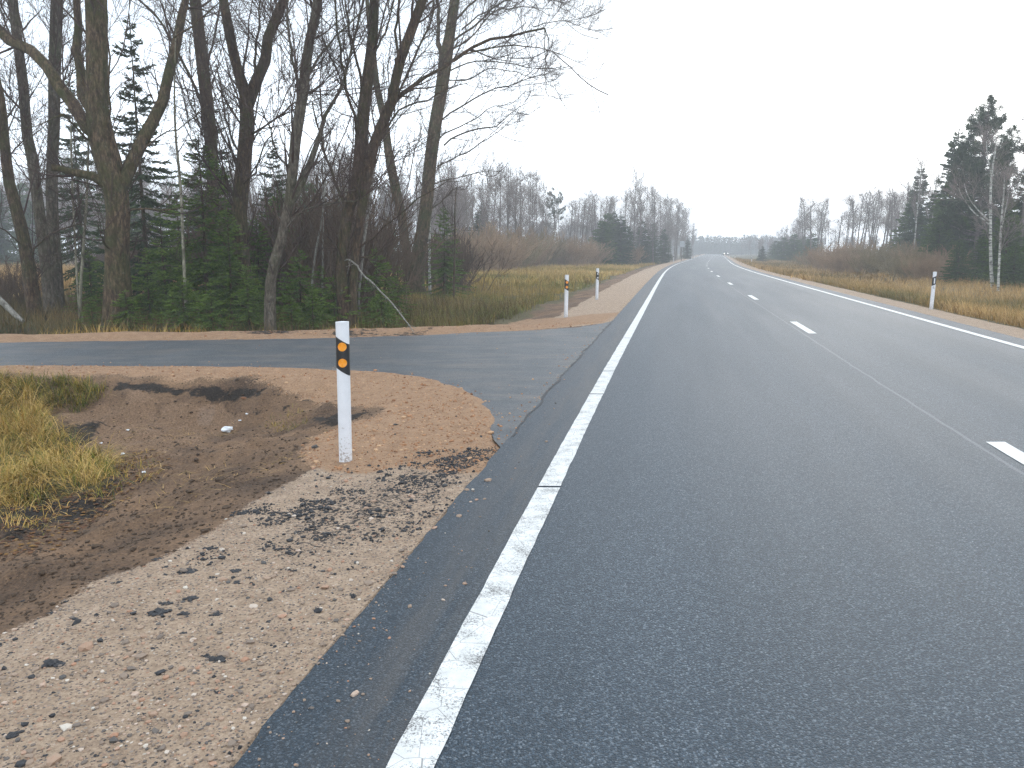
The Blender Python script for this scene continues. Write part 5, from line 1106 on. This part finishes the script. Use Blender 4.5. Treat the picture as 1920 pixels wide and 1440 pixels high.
traced_birch('birch_tree', 'white trunked birch in front of the big pine on the right', 43, [(1861, 545, 4.2), (1858, 500, 3.4), (1857, 460, 3.2), (1857, 420, 3), (1857, 370, 2.6), (1859, 330, 2.2), (1865, 290, 1.6), (1868, 260, 1)],
    [[(1856, 422, 2.4), (1845, 412, 2.2), (1825, 398, 2), (1812, 380, 1.7), (1802, 365, 1.4), (1795, 345, 1)], [(1855, 415, 2.2), (1840, 400, 2), (1826, 385, 1.8), (1814, 365, 1.5), (1808, 345, 1)], [(1859, 330, 1.8), (1855, 310, 1.5), (1851, 290, 1.2), (1850, 265, .8)]], 71)
traced_birch('birch_tree', 'thinner yellowish birch right of the white trunked one', 41, [(1871, 548, 3), (1873, 500, 2.4), (1875, 460, 2.2), (1878, 410, 2), (1881, 375, 1.8), (1884, 330, 1.2)], [[(1876, 440, 1.4), (1884, 400, 1.1), (1892, 360, .8)]], 72)

# far woods that read as one mass
def far_wood(name, pts, T_list, hs, nwide=1.):
    """merge many simple trees into one mesh per part material"""
    acc = {}
    for (x, y), h_ in zip(pts, hs):
        parts, h = T_list[int(rng.integers(len(T_list)))]
        s = h_ / h; a = rng.uniform(0, 6.28); ca, sa = math.cos(a) * s * nwide, math.sin(a) * s * nwide
        for n_, (V, T3, Q4, tn, mat) in parts.items():
            W = np.stack([V[:, 0] * ca - V[:, 1] * sa + x, V[:, 0] * sa + V[:, 1] * ca + y, V[:, 2] * s - .3], -1)
            acc.setdefault(mat, MB()).add(W, T3, Q4, tn)
    for mat, mb_ in acc.items():
        tag(mb_.build(name, M[mat]), kind='stuff')
def raw(T):
    d = {}
    for n_, me in T[0]:
        nv_ = len(me.vertices); V = np.zeros(nv_ * 3, np.float32); me.vertices.foreach_get('co', V); nl = np.zeros(len(me.polygons), np.int32); me.polygons.foreach_get('loop_total', nl); li = np.zeros(len(me.loops), np.int32); me.loops.foreach_get('vertex_index', li)
        st = np.zeros(len(me.polygons), np.int32); me.polygons.foreach_get('loop_start', st); t3 = st[nl == 3]; t4 = st[nl == 4]
        tn = np.zeros(nv_, np.float32); me.attributes['tint'].data.foreach_get('value', tn)
        d[n_] = (V.reshape(-1, 3), li[t3[:, None] + np.arange(3)], li[t4[:, None] + np.arange(4)], tn, me.materials[0].name)
    return d, T[1]
M.update({m.name: m for m in list(M.values())})
FS = [raw(spruce_t(11, 2.0, 201, 'spruce_dark', 7, 1.1, .16, 80, tl=.5)), raw(spruce_t(12, 1.8, 202, 'spruce_dark', 7, 1.1, .16, 80, tl=.5, ragged=.4))]
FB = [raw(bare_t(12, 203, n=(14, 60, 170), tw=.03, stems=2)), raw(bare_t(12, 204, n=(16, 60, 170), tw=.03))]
pts = []; hs = []
for i in range(420):
    Y = float(rng.uniform(430, 500)); px = float(rng.uniform(1150, 1520)); p = at(px, 446 + rng.normal() * 2.6 + abs(px - 1345) * .0, Y); pts.append((p[0], Y)); hs.append(max(5, p[2] + .3))
far_wood('far_forest', pts, FS, hs, 1.2)
pts = []; hs = []
for i in range(520):
    Y = float(rng.uniform(115, 230)); px = float(rng.uniform(-700, 880)); top = 330 + 60 * rng.random() + (Y - 115) * .35; p = at(px, top, Y); pts.append((p[0], Y)); hs.append(p[2] + .3)
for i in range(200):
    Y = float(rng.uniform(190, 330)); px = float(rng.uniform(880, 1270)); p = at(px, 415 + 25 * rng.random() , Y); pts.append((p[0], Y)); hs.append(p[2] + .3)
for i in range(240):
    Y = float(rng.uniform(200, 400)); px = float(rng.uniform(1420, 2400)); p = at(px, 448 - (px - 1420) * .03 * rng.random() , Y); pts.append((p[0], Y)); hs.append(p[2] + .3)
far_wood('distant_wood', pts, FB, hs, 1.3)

# ------------------------------------------------------------------ haze: one closed box of thin even air
mb = MB(); x0, x1, y0b, y1b, z0, z1 = -440, 470, -30, 540, -3.5, 26
V = [(x0, y0b, z0), (x1, y0b, z0), (x1, y1b, z0), (x0, y1b, z0), (x0, y0b, z1), (x1, y0b, z1), (x1, y1b, z1), (x0, y1b, z1)]
mb.add(V, None, [(0, 3, 2, 1), (4, 5, 6, 7), (0, 1, 5, 4), (1, 2, 6, 5), (2, 3, 7, 6), (3, 0, 4, 7)])
hm = bpy.data.materials.new('haze'); hm.use_nodes = True; hn = hm.node_tree; hn.nodes.clear()
ho = hn.nodes.new('ShaderNodeOutputMaterial'); hv = hn.nodes.new('ShaderNodeVolumePrincipled'); hn.links.new(hv.outputs[0], ho.inputs['Volume'])
hv.inputs['Density'].default_value = .0024; hv.inputs['Color'].default_value = (.93, .96, 1, 1); hv.inputs['Anisotropy'].default_value = .25
try: hm.cycles.homogeneous_volume = True
except Exception: pass
tag(mb.build('haze', hm, smooth=False), kind='stuff')
